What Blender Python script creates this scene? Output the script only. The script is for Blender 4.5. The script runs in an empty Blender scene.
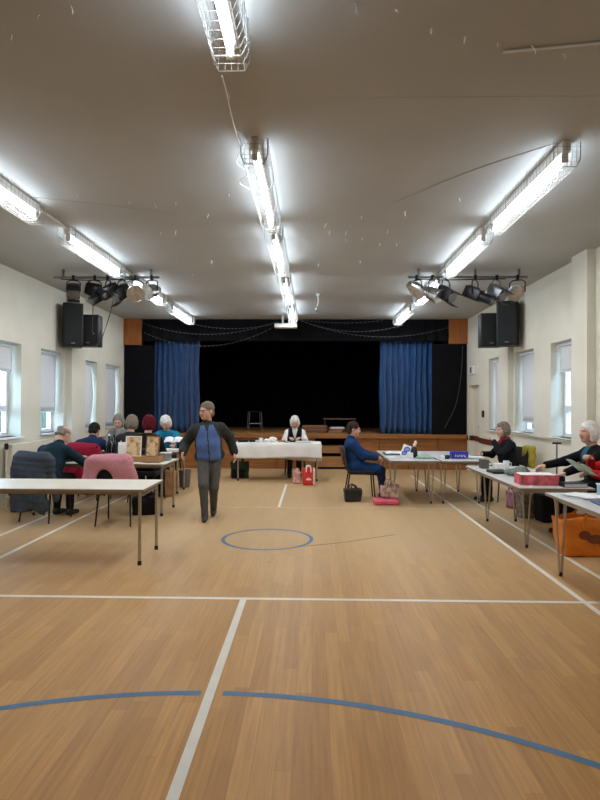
import bpy, bmesh, math, random
import numpy as np
from mathutils import Vector, Matrix
random.seed(7)
rng = np.random.default_rng(7)
C = bpy.context.scene.collection
PI = math.pi
SC = bpy.context.scene

# ------------------------------------------------------------------ materials
def lin(c):
    return tuple(((v/255.0+0.055)/1.055)**2.4 if v/255.0 > 0.04045 else v/255.0/12.92 for v in c)
MATS = {}
def mat(name, rgb, rough=0.6, metal=0.0, var=0.12, vscale=12.0, bump=0.0, bscale=60.0, spec=0.5, emit=None, sheen=0.0):
    if name in MATS: return MATS[name]
    m = bpy.data.materials.new(name); m.use_nodes = True
    nt = m.node_tree; b = nt.nodes['Principled BSDF']
    col = lin(rgb)
    b.inputs['Roughness'].default_value = rough
    b.inputs['Metallic'].default_value = metal
    b.inputs['Specular IOR Level'].default_value = spec
    if sheen: b.inputs['Sheen Weight'].default_value = sheen
    tc = nt.nodes.new('ShaderNodeTexCoord')
    if var > 0:
        n = nt.nodes.new('ShaderNodeTexNoise'); n.inputs['Scale'].default_value = vscale; n.inputs['Detail'].default_value = 4
        r = nt.nodes.new('ShaderNodeValToRGB')
        r.color_ramp.elements[0].position = 0.3; r.color_ramp.elements[1].position = 0.7
        r.color_ramp.elements[0].color = tuple(v*(1-var) for v in col)+(1,)
        r.color_ramp.elements[1].color = tuple(min(1, v*(1+var)) for v in col)+(1,)
        nt.links.new(tc.outputs['Object'], n.inputs['Vector']); nt.links.new(n.outputs['Fac'], r.inputs['Fac'])
        nt.links.new(r.outputs['Color'], b.inputs['Base Color'])
    else:
        b.inputs['Base Color'].default_value = col+(1,)
    if bump > 0:
        n2 = nt.nodes.new('ShaderNodeTexNoise'); n2.inputs['Scale'].default_value = bscale; n2.inputs['Detail'].default_value = 3
        bp = nt.nodes.new('ShaderNodeBump'); bp.inputs['Strength'].default_value = bump; bp.inputs['Distance'].default_value = 0.01
        nt.links.new(tc.outputs['Object'], n2.inputs['Vector']); nt.links.new(n2.outputs['Fac'], bp.inputs['Height'])
        nt.links.new(bp.outputs['Normal'], b.inputs['Normal'])
    if emit:
        b.inputs['Emission Color'].default_value = lin(emit[0])+(1,); b.inputs['Emission Strength'].default_value = emit[1]
    MATS[name] = m
    return m

def floor_mat():
    m = bpy.data.materials.new('floor_boards'); m.use_nodes = True
    nt = m.node_tree; N = nt.nodes; Lk = nt.links; b = N['Principled BSDF']
    tc = N.new('ShaderNodeTexCoord')
    mp = N.new('ShaderNodeMapping'); mp.inputs['Rotation'].default_value = (0, 0, PI/2)
    Lk.new(tc.outputs['Object'], mp.inputs['Vector'])
    br = N.new('ShaderNodeTexBrick')
    br.offset = 0.0; br.offset_frequency = 2
    for k, v in (('Scale', 1.0), ('Brick Width', 0.92), ('Row Height', 0.082), ('Mortar Size', 0.0009), ('Mortar Smooth', 0.3), ('Bias', 0.0)):
        br.inputs[k].default_value = v
    br.inputs['Color1'].default_value = lin((184, 130, 64))+(1,)
    br.inputs['Color2'].default_value = lin((206, 152, 82))+(1,)
    br.inputs['Mortar'].default_value = lin((160, 112, 58))+(1,)
    # every row of boards starts at its own place
    sp = N.new('ShaderNodeSeparateXYZ'); Lk.new(mp.outputs['Vector'], sp.inputs['Vector'])
    dv = N.new('ShaderNodeMath'); dv.operation = 'DIVIDE'; dv.inputs[1].default_value = .082; Lk.new(sp.outputs['Y'], dv.inputs[0])
    fr = N.new('ShaderNodeMath'); fr.operation = 'FLOOR'; Lk.new(dv.outputs[0], fr.inputs[0])
    wn = N.new('ShaderNodeTexWhiteNoise'); wn.noise_dimensions = '1D'; Lk.new(fr.outputs[0], wn.inputs['W'])
    ad = N.new('ShaderNodeMath'); ad.operation = 'MULTIPLY_ADD'; ad.inputs[1].default_value = 7.3; Lk.new(wn.outputs['Value'], ad.inputs[0]); Lk.new(sp.outputs['X'], ad.inputs[2])
    cb = N.new('ShaderNodeCombineXYZ'); Lk.new(ad.outputs[0], cb.inputs['X']); Lk.new(sp.outputs['Y'], cb.inputs['Y'])
    Lk.new(cb.outputs['Vector'], br.inputs['Vector'])
    # long grain streaks
    mg = N.new('ShaderNodeMapping'); mg.inputs['Scale'].default_value = (52, 2.2, 1)
    Lk.new(tc.outputs['Object'], mg.inputs['Vector'])
    ng = N.new('ShaderNodeTexNoise'); ng.inputs['Scale'].default_value = 1.0; ng.inputs['Detail'].default_value = 6
    Lk.new(mg.outputs['Vector'], ng.inputs['Vector'])
    rg = N.new('ShaderNodeValToRGB'); rg.color_ramp.elements[0].position = .3; rg.color_ramp.elements[1].position = .75
    rg.color_ramp.elements[0].color = (.78, .75, .71, 1); rg.color_ramp.elements[1].color = (1.10, 1.09, 1.07, 1)
    Lk.new(ng.outputs['Fac'], rg.inputs['Fac'])
    m1 = N.new('ShaderNodeMix'); m1.data_type = 'RGBA'; m1.blend_type = 'MULTIPLY'; m1.inputs['Factor'].default_value = 1
    Lk.new(br.outputs['Color'], m1.inputs['A']); Lk.new(rg.outputs['Color'], m1.inputs['B'])
    # broad noise that breaks up the greyer floor tone
    nw = N.new('ShaderNodeTexNoise'); nw.inputs['Scale'].default_value = 0.9; nw.inputs['Detail'].default_value = 5
    Lk.new(tc.outputs['Object'], nw.inputs['Vector'])
    rw = N.new('ShaderNodeValToRGB'); rw.color_ramp.elements[0].position = .35; rw.color_ramp.elements[1].position = .75
    rw.color_ramp.elements[0].color = (0, 0, 0, 1); rw.color_ramp.elements[1].color = (.35, .35, .35, 1)
    Lk.new(nw.outputs['Fac'], rw.inputs['Fac'])
    m2 = N.new('ShaderNodeMix'); m2.data_type = 'RGBA'
    # board colour turns greyer from the near end towards the stage
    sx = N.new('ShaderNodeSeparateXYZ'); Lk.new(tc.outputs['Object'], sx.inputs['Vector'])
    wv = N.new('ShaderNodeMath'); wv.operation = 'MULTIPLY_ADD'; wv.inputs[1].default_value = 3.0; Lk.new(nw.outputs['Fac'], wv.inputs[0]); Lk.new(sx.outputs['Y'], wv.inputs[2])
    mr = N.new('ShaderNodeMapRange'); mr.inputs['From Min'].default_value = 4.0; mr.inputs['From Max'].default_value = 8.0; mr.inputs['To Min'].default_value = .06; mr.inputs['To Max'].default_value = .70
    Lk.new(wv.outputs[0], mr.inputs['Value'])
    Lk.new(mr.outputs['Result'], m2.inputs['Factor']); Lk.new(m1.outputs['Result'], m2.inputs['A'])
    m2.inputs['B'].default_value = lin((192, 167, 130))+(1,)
    # small dark scuffs
    ns = N.new('ShaderNodeTexNoise'); ns.inputs['Scale'].default_value = 5.5; ns.inputs['Detail'].default_value = 8
    Lk.new(tc.outputs['Object'], ns.inputs['Vector'])
    rs = N.new('ShaderNodeValToRGB'); rs.color_ramp.elements[0].position = .70; rs.color_ramp.elements[1].position = .78
    rs.color_ramp.elements[0].color = (0, 0, 0, 1); rs.color_ramp.elements[1].color = (.5, .5, .5, 1)
    Lk.new(ns.outputs['Fac'], rs.inputs['Fac'])
    m3 = N.new('ShaderNodeMix'); m3.data_type = 'RGBA'
    Lk.new(rs.outputs['Color'], m3.inputs['Factor']); Lk.new(m2.outputs['Result'], m3.inputs['A'])
    m3.inputs['B'].default_value = lin((112, 86, 60))+(1,)
    Lk.new(m3.outputs['Result'], b.inputs['Base Color'])
    b.inputs['Roughness'].default_value = 0.42
    b.inputs['Specular IOR Level'].default_value = 0.25
    bp = N.new('ShaderNodeBump'); bp.inputs['Strength'].default_value = .15; bp.inputs['Distance'].default_value = .004
    Lk.new(ng.outputs['Fac'], bp.inputs['Height']); Lk.new(bp.outputs['Normal'], b.inputs['Normal'])
    return m

def wood_mat(name, c1, c2, axis_scale, rough=.5):
    m = bpy.data.materials.new(name); m.use_nodes = True
    nt = m.node_tree; N = nt.nodes; Lk = nt.links; b = N['Principled BSDF']
    tc = N.new('ShaderNodeTexCoord'); mg = N.new('ShaderNodeMapping'); mg.inputs['Scale'].default_value = axis_scale
    Lk.new(tc.outputs['Object'], mg.inputs['Vector'])
    n = N.new('ShaderNodeTexNoise'); n.inputs['Scale'].default_value = 1; n.inputs['Detail'].default_value = 6
    Lk.new(mg.outputs['Vector'], n.inputs['Vector'])
    r = N.new('ShaderNodeValToRGB'); r.color_ramp.elements[0].position = .3; r.color_ramp.elements[1].position = .7
    r.color_ramp.elements[0].color = lin(c1)+(1,); r.color_ramp.elements[1].color = lin(c2)+(1,)
    Lk.new(n.outputs['Fac'], r.inputs['Fac']); Lk.new(r.outputs['Color'], b.inputs['Base Color'])
    b.inputs['Roughness'].default_value = rough
    return m

def glass_mat():
    m = bpy.data.materials.new('window_glass'); m.use_nodes = True
    nt = m.node_tree; nt.nodes.clear()
    o = nt.nodes.new('ShaderNodeOutputMaterial'); t = nt.nodes.new('ShaderNodeBsdfTransparent'); g = nt.nodes.new('ShaderNodeBsdfGlossy')
    t.inputs['Color'].default_value = (.93, .96, .97, 1); g.inputs['Roughness'].default_value = .02
    x = nt.nodes.new('ShaderNodeMixShader'); x.inputs['Fac'].default_value = .06
    nt.links.new(t.outputs[0], x.inputs[1]); nt.links.new(g.outputs[0], x.inputs[2]); nt.links.new(x.outputs[0], o.inputs['Surface'])
    return m

def blind_mat():
    m = bpy.data.materials.new('blind_fabric'); m.use_nodes = True
    nt = m.node_tree; b = nt.nodes['Principled BSDF']
    b.inputs['Base Color'].default_value = lin((226, 226, 226))+(1,); b.inputs['Roughness'].default_value = .8
    o = nt.nodes['Material Output']
    tr = nt.nodes.new('ShaderNodeBsdfTranslucent'); tr.inputs['Color'].default_value = lin((222, 224, 228))+(1,)
    x = nt.nodes.new('ShaderNodeMixShader'); x.inputs['Fac'].default_value = .12
    nt.links.new(b.outputs[0], x.inputs[1]); nt.links.new(tr.outputs[0], x.inputs[2]); nt.links.new(x.outputs[0], o.inputs['Surface'])
    return m

M_FLOOR = floor_mat()
M_CEIL = mat('ceiling_paint', (172, 171, 166), .9, var=.05, vscale=1.3, bump=.08, bscale=9)
M_WALL = mat('wall_paint', (222, 217, 200), .75, var=.035, vscale=2.5, bump=.10, bscale=14)
M_WALL2 = mat('wall_paint_lower', (220, 213, 194), .7, var=.04, vscale=3, bump=.10, bscale=14)
M_STAGE = wood_mat('stage_pine', (128, 78, 34), (166, 108, 54), (1.2, 8, 26))
M_STAGEV = wood_mat('stage_cheek_wood', (150, 86, 36), (176, 106, 50), (14, 8, 1.4))
M_STAGEF = wood_mat('stage_boards', (150, 104, 58), (178, 130, 78), (2, 14, 8))
M_DARKWOOD = wood_mat('dado_wood', (74, 34, 22), (96, 48, 32), (4, 4, 30))
M_GLASS = glass_mat()
M_BLIND = blind_mat()
M_UPVC = mat('white_upvc', (228, 232, 236), .35, var=0)
M_BLACKC = mat('black_drape', (9, 9, 12), .95, var=.25, vscale=5, spec=.1)
M_BLACKF = mat('black_flat_paint', (15, 15, 19), .9, var=.2, vscale=3, spec=.15)
M_BLUEC = mat('blue_curtain_fabric', (36, 78, 128), .85, var=.12, vscale=8, spec=.2, sheen=.2)
M_LINEW = mat('court_line_white', (226, 220, 206), .55, var=.05, vscale=9)
M_LINEB = mat('court_line_blue', (72, 112, 146), .55, var=.06, vscale=9)
M_STEEL = mat('leg_steel', (176, 170, 160), .32, .85, var=.05)
M_CHROME = mat('chrome', (205, 205, 205), .2, 1.0, var=0)
M_WHITEMETAL = mat('white_enamel', (232, 230, 224), .4, var=.02)
M_BLACKP = mat('black_plastic', (18, 18, 19), .5, var=.1)
M_BLACKM = mat('black_metal', (24, 23, 22), .4, .3, var=.1)
M_GREYM = mat('grey_metal', (120, 120, 120), .35, .8, var=.1)
M_TABTOP = mat('table_laminate', (226, 219, 204), .35, var=.04, vscale=5)
M_TABGREY = mat('table_laminate_grey', (206, 205, 203), .33, var=.04, vscale=5)
M_TABEDGE = mat('table_edge', (142, 128, 108), .5, var=.05)
M_TUBE = mat('fluorescent_glow', (250, 252, 255), .5, var=0, emit=((218, 236, 255), 15.0))
M_CLOTH = mat('white_cloth', (236, 234, 229), .85, var=.03, vscale=6)
M_PAPER = mat('paper_white', (236, 236, 234), .7, var=.02)
M_CARD = mat('brown_card', (170, 128, 82), .8, var=.1)

# ------------------------------------------------------------------ mesh builder
class MB:
    def __init__(s): s.v = []; s.f = []; s.mi = []
    def add(s, vs, fs, mi=0):
        o = len(s.v); s.v += [tuple(v) for v in vs]; s.f += [tuple(i+o for i in f) for f in fs]; s.mi += [mi]*len(fs)
        return s
    def box(s, x0, x1, y0, y1, z0, z1, mi=0, M=None):
        vs = [(x, y, z) for z in (z0, z1) for y in (y0, y1) for x in (x0, x1)]
        if M is not None: vs = [M @ Vector(v) for v in vs]
        return s.add(vs, [(0, 2, 3, 1), (4, 5, 7, 6), (0, 1, 5, 4), (1, 3, 7, 5), (3, 2, 6, 7), (2, 0, 4, 6)], mi)
    def rbox(s, x0, x1, y0, y1, z0, z1, r=.01, seg=2, mi=0, M=None):
        bm = bmesh.new(); bmesh.ops.create_cube(bm, size=1)
        for v in bm.verts: v.co = Vector(((x0+x1)/2+v.co.x*(x1-x0), (y0+y1)/2+v.co.y*(y1-y0), (z0+z1)/2+v.co.z*(z1-z0)))
        r = min(r, .49*min(x1-x0, y1-y0, z1-z0))
        bmesh.ops.bevel(bm, geom=bm.edges[:], offset=r, segments=seg, affect='EDGES', profile=.5)
        vs = [v.co.copy() for v in bm.verts]
        if M is not None: vs = [M @ v for v in vs]
        bm.verts.index_update()
        fs = [[v.index for v in f.verts] for f in bm.faces]; bm.free()
        return s.add(vs, fs, mi)
    def tube(s, pts, r, n=8, mi=0, closed=False, r2=None):
        pts = [Vector(p) for p in pts]; k = len(pts); rings = []
        up = None
        for i, p in enumerate(pts):
            if closed: t = (pts[(i+1) % k]-pts[i-1])
            else: t = pts[min(i+1, k-1)]-pts[max(i-1, 0)]
            t.normalize()
            if up is None:
                a = Vector((0, 0, 1)) if abs(t.z) < .9 else Vector((1, 0, 0))
                up = (a-t*a.dot(t)).normalized()
            else:
                up = (up-t*up.dot(t)).normalized()
            side = t.cross(up)
            rr = r if r2 is None else r+(r2-r)*i/max(1, k-1)
            rings.append([p+(up*math.cos(2*PI*j/n)+side*math.sin(2*PI*j/n))*rr for j in range(n)])
        vs = [v for ring in rings for v in ring]; fs = []
        m = k if closed else k-1
        for i in range(m):
            a, b = i*n, ((i+1) % k)*n
            for j in range(n): fs.append((a+j, a+(j+1) % n, b+(j+1) % n, b+j))
        if not closed: fs += [tuple(range(n))[::-1], tuple(range((k-1)*n, k*n))]
        return s.add(vs, fs, mi)
    def lathe(s, prof, n=16, c=(0, 0, 0), mi=0, M=None):
        vs = []; fs = []; k = len(prof)
        for (r, z) in prof:
            for j in range(n): vs.append(Vector((c[0]+r*math.cos(2*PI*j/n), c[1]+r*math.sin(2*PI*j/n), c[2]+z)))
        for i in range(k-1):
            for j in range(n): fs.append((i*n+j, i*n+(j+1) % n, (i+1)*n+(j+1) % n, (i+1)*n+j))
        fs += [tuple(range(n))[::-1], tuple(range((k-1)*n, k*n))]
        if M is not None: vs = [M @ v for v in vs]
        return s.add(vs, fs, mi)
    def ball(s, c, r, n=10, mi=0, M=None):
        if not hasattr(r, '__len__'): r = (r, r, r)
        prof = [(math.sin(PI*i/n), -math.cos(PI*i/n)) for i in range(1, n)]
        vs = [Vector((c[0], c[1], c[2]-r[2]))]
        q = 2*n
        for a, z in prof:
            for j in range(q): vs.append(Vector((c[0]+r[0]*a*math.cos(2*PI*j/q), c[1]+r[1]*a*math.sin(2*PI*j/q), c[2]+r[2]*z)))
        vs.append(Vector((c[0], c[1], c[2]+r[2]))); L = len(vs)-1
        fs = [(0, 1+(j+1) % q, 1+j) for j in range(q)]
        for i in range(n-2):
            for j in range(q): fs.append((1+i*q+j, 1+i*q+(j+1) % q, 1+(i+1)*q+(j+1) % q, 1+(i+1)*q+j))
        fs += [(L, 1+(n-2)*q+j, 1+(n-2)*q+(j+1) % q) for j in range(q)]
        if M is not None: vs = [M @ v for v in vs]
        return s.add(vs, fs, mi)
    def grid(s, fn, nu, nv, mi=0):
        vs = [fn(i/(nu-1), j/(nv-1)) for j in range(nv) for i in range(nu)]
        fs = [(j*nu+i, j*nu+i+1, (j+1)*nu+i+1, (j+1)*nu+i) for j in range(nv-1) for i in range(nu-1)]
        return s.add(vs, fs, mi)
    def build(s, name, mats, parent=None, smooth=False, loc=None, solid=None):
        me = bpy.data.meshes.new(name); me.from_pydata(s.v, [], s.f); me.validate()
        if not isinstance(mats, (list, tuple)): mats = [mats]
        for m in mats: me.materials.append(m)
        if len(mats) > 1:
            for p, i in zip(me.polygons, s.mi): p.material_index = i
        if smooth:
            me.polygons.foreach_set('use_smooth', [True]*len(me.polygons))
            try: me.set_sharp_from_angle(angle=math.radians(40))
            except Exception: pass
        o = bpy.data.objects.new(name, me); C.objects.link(o)
        if parent is not None: o.parent = parent
        if loc is not None: o.location = loc
        if solid:
            md = o.modifiers.new('thickness', 'SOLIDIFY'); md.thickness = solid; md.offset = 0
        return o

def thing(name, label, cat, loc=(0, 0, 0), rz=0.0, group=None):
    o = bpy.data.objects.new(name, None); C.objects.link(o); o.empty_display_size = .1
    o.location = loc; o.rotation_euler = (0, 0, rz); o['label'] = label; o['category'] = cat
    if group: o['group'] = group
    return o
def tag(o, label, cat, group=None):
    o['label'] = label; o['category'] = cat
    if group: o['group'] = group
    return o
def struct(o):
    o['kind'] = 'structure'; return o
def dup(root, loc, rz, label, group=None):
    r = root.copy(); C.objects.link(r); r.location = loc; r.rotation_euler = (0, 0, rz); r['label'] = label
    if group: r['group'] = group
    for ch in list(root.children):
        c = ch.copy(); C.objects.link(c); c.parent = r
        for g in list(ch.children):
            d = g.copy(); C.objects.link(d); d.parent = c
    return r

# ------------------------------------------------------------------ implicit surfaces (bodies, clothes, soft goods)
def smin(a, b, k):
    h = np.clip(.5+.5*(b-a)/k, 0, 1); return b*(1-h)+a*h-k*h*(1-h)
def smax(a, b, k): return -smin(-a, -b, k)
def cone(a, b, ra, rb):
    a = np.array(a, float); b = np.array(b, float); ba = b-a; L2 = float(ba@ba)+1e-9
    def f(p):
        h = np.clip(((p-a)@ba)/L2, 0, 1)
        return np.linalg.norm(p-a-h[..., None]*ba, axis=-1)-(ra+(rb-ra)*h)
    f.bb = (np.minimum(a-ra, b-rb), np.maximum(a+ra, b+rb)); return f
def ell(c, r, R=None):
    c = np.array(c, float); r = np.array(r, float)
    def f(p):
        q = p-c
        if R is not None: q = q@R
        k0 = np.linalg.norm(q/r, axis=-1); k1 = np.linalg.norm(q/(r*r), axis=-1)+1e-9
        return k0*(k0-1)/k1
    m = r if R is None else np.full(3, r.max())
    f.bb = (c-m, c+m); return f
def rboxf(c, h, rad, R=None):
    c = np.array(c, float); h = np.array(h, float)-rad
    def f(p):
        q = p-c
        if R is not None: q = q@R
        d = np.abs(q)-h
        return np.linalg.norm(np.maximum(d, 0), axis=-1)+np.minimum(d.max(-1), 0)-rad
    m = h+rad if R is None else np.full(3, np.linalg.norm(h+rad))
    f.bb = (c-m, c+m); return f
def union(prims, k=.03):
    def f(p):
        d = prims[0](p)
        for q in prims[1:]: d = smin(d, q(p), k)
        return d
    f.bb = (np.min([q.bb[0] for q in prims], 0), np.max([q.bb[1] for q in prims], 0)); return f
def folds(p, amp, s=1.0, seed=0):
    a = seed*1.7
    return amp*(np.sin(31*s*p[..., 2]+9*s*p[..., 0]+a+1.5*np.sin(13*s*p[..., 1]+a))*.6+np.sin(23*s*p[..., 0]+27*s*p[..., 2]*.6-17*s*p[..., 1]+2*a)*.4)
def surfnet(fn, bb, h):
    lo = np.array(bb[0])-2.5*h; hi = np.array(bb[1])+2.5*h
    n = np.ceil((hi-lo)/h).astype(int)+1
    ax = [lo[i]+h*np.arange(n[i]) for i in range(3)]
    P = np.stack(np.meshgrid(*ax, indexing='ij'), -1)
    F = fn(P); ins = F < 0
    nx, ny, nz = n
    S = np.zeros((nx-1, ny-1, nz-1, 3)); K = np.zeros((nx-1, ny-1, nz-1))
    for axis in range(3):
        o1, o2 = [a for a in range(3) if a != axis]
        for d1 in (0, 1):
            for d2 in (0, 1):
                sl0 = [None]*3; sl1 = [None]*3
                sl0[axis] = slice(0, n[axis]-1); sl1[axis] = slice(1, n[axis])
                for o, d in ((o1, d1), (o2, d2)): sl0[o] = sl1[o] = slice(d, n[o]-1+d)
                A = F[tuple(sl0)]; B = F[tuple(sl1)]; x = (A < 0) != (B < 0)
                t = np.where(x, A/np.where(x, A-B, 1), 0)
                add = np.zeros(A.shape+(3,)); add[..., axis] = t; add[..., o1] = d1; add[..., o2] = d2
                S += add*x[..., None]; K += x
    act = K > 0
    idx = -np.ones(act.shape, int); idx[act] = np.arange(act.sum())
    ijk = np.argwhere(act)
    V = lo+h*(ijk+S[act]/K[act][:, None])
    Q = []
    for axis in range(3):
        o1, o2 = (axis+1) % 3, (axis+2) % 3
        a0 = [slice(1, n[i]-1) for i in range(3)]; a1 = [slice(1, n[i]-1) for i in range(3)]
        a0[axis] = slice(0, n[axis]-1); a1[axis] = slice(1, n[axis])
        A = ins[tuple(a0)]; B = ins[tuple(a1)]
        e = np.argwhere(A != B); sg = A[tuple(e.T)]
        base = e+1; base[:, axis] -= 1
        def cell(d1, d2):
            c = base.copy(); c[:, o1] -= d1; c[:, o2] -= d2; return idx[tuple(c.T)]
        q = np.stack([cell(1, 1), cell(0, 1), cell(0, 0), cell(1, 0)], 1)
        q[~sg] = q[~sg][:, ::-1]
        Q.append(q)
    Q = np.concatenate(Q); Q = Q[(Q >= 0).all(1)]
    return V, Q
def soft(name, fn, h, mats, parent=None, bb=None, matfn=None, extra=None):
    V, Q = surfnet(fn, bb or fn.bb, h)
    mb = MB(); mb.v = [tuple(v) for v in V]; mb.f = [tuple(int(i) for i in q) for q in Q]
    if matfn is not None: mb.mi = [int(i) for i in matfn(V[Q].mean(1))]
    else: mb.mi = [0]*len(mb.f)
    if extra: extra(mb)
    me = bpy.data.meshes.new(name); me.from_pydata(mb.v, [], mb.f)
    if not isinstance(mats, (list, tuple)): mats = [mats]
    for m in mats: me.materials.append(m)
    me.polygons.foreach_set('material_index', mb.mi)
    me.polygons.foreach_set('use_smooth', [True]*len(me.polygons))
    o = bpy.data.objects.new(name, me); C.objects.link(o)
    if parent is not None: o.parent = parent
    return o

# ------------------------------------------------------------------ camera
H = 1.5; FPX = 583.0; YAW = .0223; PIT = .0069; ROLL = .004
fw = Vector((-math.sin(YAW)*math.cos(PIT), math.cos(YAW)*math.cos(PIT), math.sin(PIT)))
r0 = Vector((math.cos(YAW), math.sin(YAW), 0)); u0 = r0.cross(fw)
rt = math.cos(ROLL)*r0+math.sin(ROLL)*u0; upv = rt.cross(fw)
cam = bpy.data.cameras.new('camera'); co = bpy.data.objects.new('camera', cam); C.objects.link(co)
cam.sensor_fit = 'HORIZONTAL'; cam.sensor_width = 36; cam.lens = 36*FPX/600; cam.clip_start = .05; cam.clip_end = 200
R3 = Matrix((rt, upv, -fw)).transposed()
co.matrix_world = Matrix.Translation((0, 0, H)) @ R3.to_4x4()
SC.camera = co

# ------------------------------------------------------------------ room shell
XL, XR, YB, YS, ZC = -4.42, 3.55, -2.6, 13.5, 3.47
TH = .30
XOL, XOR = XL-TH, XR+TH
fl = struct(MB().box(XOL, XOR, YB-.2, 18.2, -.2, 0).build('floor', M_FLOOR))
ceil = struct(MB().box(XOL, XOR, YB-.2, 18.2, ZC, ZC+.2).build('ceiling', M_CEIL))
def wall_with_holes(name, x0, x1, y0, y1, z1, holes, m):
    mb = MB(); ys = y0
    for (a, b, c, d) in sorted(holes):
        if a > ys: mb.box(x0, x1, ys, a, 0, z1)
        if c > 0: mb.box(x0, x1, a, b, 0, c)
        mb.box(x0, x1, a, b, d, z1); ys = b
    mb.box(x0, x1, ys, y1, 0, z1)
    return struct(mb.build(name, m))
LW = [(6.4, 7.25, 1.0, 2.39), (7.88, 8.73, 1.0, 2.39), (9.37, 10.23, 1.0, 2.39), (11.0, 11.82, .99, 2.34), (12.33, 13.27, .99, 2.34)]
RW = [(7.93, 8.79, 1.03, 2.42), (9.47, 10.34, 1.03, 2.42), (11.0, 11.86, 1.0, 2.42)]
RD = (12.52, 13.37, 0.0, 1.97)
wl = wall_with_holes('wall_left', XOL, XL, YB-.2, 18.2, ZC, LW, M_WALL)
wr = wall_with_holes('wall_right', XR, XOR, YB-.2, 18.2, ZC, RW+[RD], M_WALL)
struct(MB().box(XOL, XOR, YB-.2, YB, 0, ZC).build('wall_back', M_WALL))
struct(MB().box(XL, XR, 17.9, 18.2, 0, ZC).build('wall_front', mat('stage_wall', (30, 30, 34), .9)))
# pilasters and dado thickening
MB().box(XL, XL+.12, 10.3, 10.92, 0, ZC).build('pilaster', M_WALL, wl)
MB().box(XR-.11, XR, 7.40, 7.84, 0, ZC).build('pilaster', M_WALL, wr)
MB().box(XR-.10, XR, 10.42, 10.92, 0, ZC).build('pilaster', M_WALL, wr)
struct(MB().rbox(XR-.045, XR, 7.84, 10.42, .985, 1.035, .012).build('trim_1', M_WALL2))
struct(MB().rbox(XR-.03, XR, -2.6, 7.40, .985, 1.03, .012).build('trim_2', M_WALL2))
for k, (y0, y1) in enumerate(((10.95, 12.50), (13.38, 13.49))):
    struct(MB().rbox(XR-.022, XR, y0, y1, .69, .80, .006).build('trim_%d' % (3+k), M_DARKWOOD))
struct(MB().rbox(XL, XL+.022, 10.93, 13.49, .69, .80, .006).build('trim_5', M_DARKWOOD))
struct(MB().rbox(XL, XL+.022, 9.45, 10.29, .69, .80, .006).build('trim_6', M_DARKWOOD))
struct(MB().rbox(XL, XL+.02, -2.6, 10.29, 0, .10, .005).build('baseboard_left', M_WALL2))
struct(MB().rbox(XR-.02, XR, 7.86, 10.4, 0, .10, .005).build('baseboard_right', M_WALL2))
# ceiling seams
for (x0, x1, y0, y1) in ((.075, .10, -2.5, 13.4), (.10, 3.5, 3.74, 3.752), (-4.4, .075, 6.9, 6.912), (.10, 3.5, 8.9, 8.912)):
    MB().box(x0, x1, y0, y1, ZC-.0015, ZC).build('seam_strip', M_CEIL, ceil)

# door recess on the right wall near the stage
d = struct(thing('door_1', 'cream door in recess', 'door')); del d['label']; del d['category']
MB().box(XR+.10, XR+.15, 12.52, 13.37, 0, 1.97).build('door_leaf', M_WALL2, d)
MB().box(XR+.085, XR+.10, 12.56, 13.33, .69, .80).box(XR, XR+.10, 13.315, 13.33, .69, .80).build('push_rail', M_DARKWOOD, d)
MB().box(XR, XR+.10, 12.52, 12.56, 0, 1.97).box(XR, XR+.1, 13.33, 13.37, 0, 1.97).box(XR, XR+.1, 12.56, 13.33, 1.93, 1.97).build('door_frame', M_WALL, d)
h = MB().tube([(XR+.09, 12.62, 1.02), (XR+.04, 12.62, 1.02), (XR+.04, 12.74, 1.02)], .01).build('door_handle', M_CHROME, d)

def make_window(n, side, a, b, c, d_):
    w = struct(thing('window_%d' % n, '', 'w')); del w['label']; del w['category']
    s = 1 if side == 'R' else -1
    xi = XR if side == 'R' else XL
    xf0, xf1 = sorted((xi+s*.20, xi+s*.26))
    mb = MB(); t = .055
    mb.box(xf0, xf1, a, a+t, c, d_).box(xf0, xf1, b-t, b, c, d_).box(xf0, xf1, a+t, b-t, c, c+t).box(xf0, xf1, a+t, b-t, d_-t, d_)
    zt = c+.40; ym = (a+b)/2
    mb.box(xf0, xf1, a+t, b-t, zt-.03, zt+.03)
    mb.box(xf0, xf1, ym-.03, ym+.03, c+t, zt-.03).box(xf0, xf1, ym-.03, ym+.03, zt+.03, d_-t)
    mb.build('window_frame', M_UPVC, w)
    xg = xi+s*.23
    MB().box(xg-.004, xg+.004, a+t, b-t, c+t, d_-t).build('pane', M_GLASS, w)
    # opening casements
    e = .035; x0, x1 = sorted((xi+s*.185, xi+s*.215))
    cs = MB()
    for (ya, yb) in ((a+t, ym-.03), (ym+.03, b-t)):
        cs.box(x0, x1, ya, ya+e, zt+.03, d_-t).box(x0, x1, yb-e, yb, zt+.03, d_-t).box(x0, x1, ya+e, yb-e, zt+.03, zt+.03+e).box(x0, x1, ya+e, yb-e, d_-t-e, d_-t)
    cs.build('casement', M_UPVC, w)
    x0, x1 = sorted((xi+s*.165, xi+s*.185))
    MB().rbox(x0, x1, ym+.04, ym+.06, zt+.22, zt+.33, .005).build('window_handle', M_CHROME, w)
    x0, x1 = sorted((xi-s*.045, xi+s*.20))
    MB().rbox(x0, x1, a-.03, b+.03, c-.03, c, .008).build('window_sill', M_UPVC if side == 'L' else M_WALL2, w)
    return w
for i, q in enumerate(LW): make_window(i+1, 'L', *q)
for i, q in enumerate(RW): make_window(i+6, 'R', *q)

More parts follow.
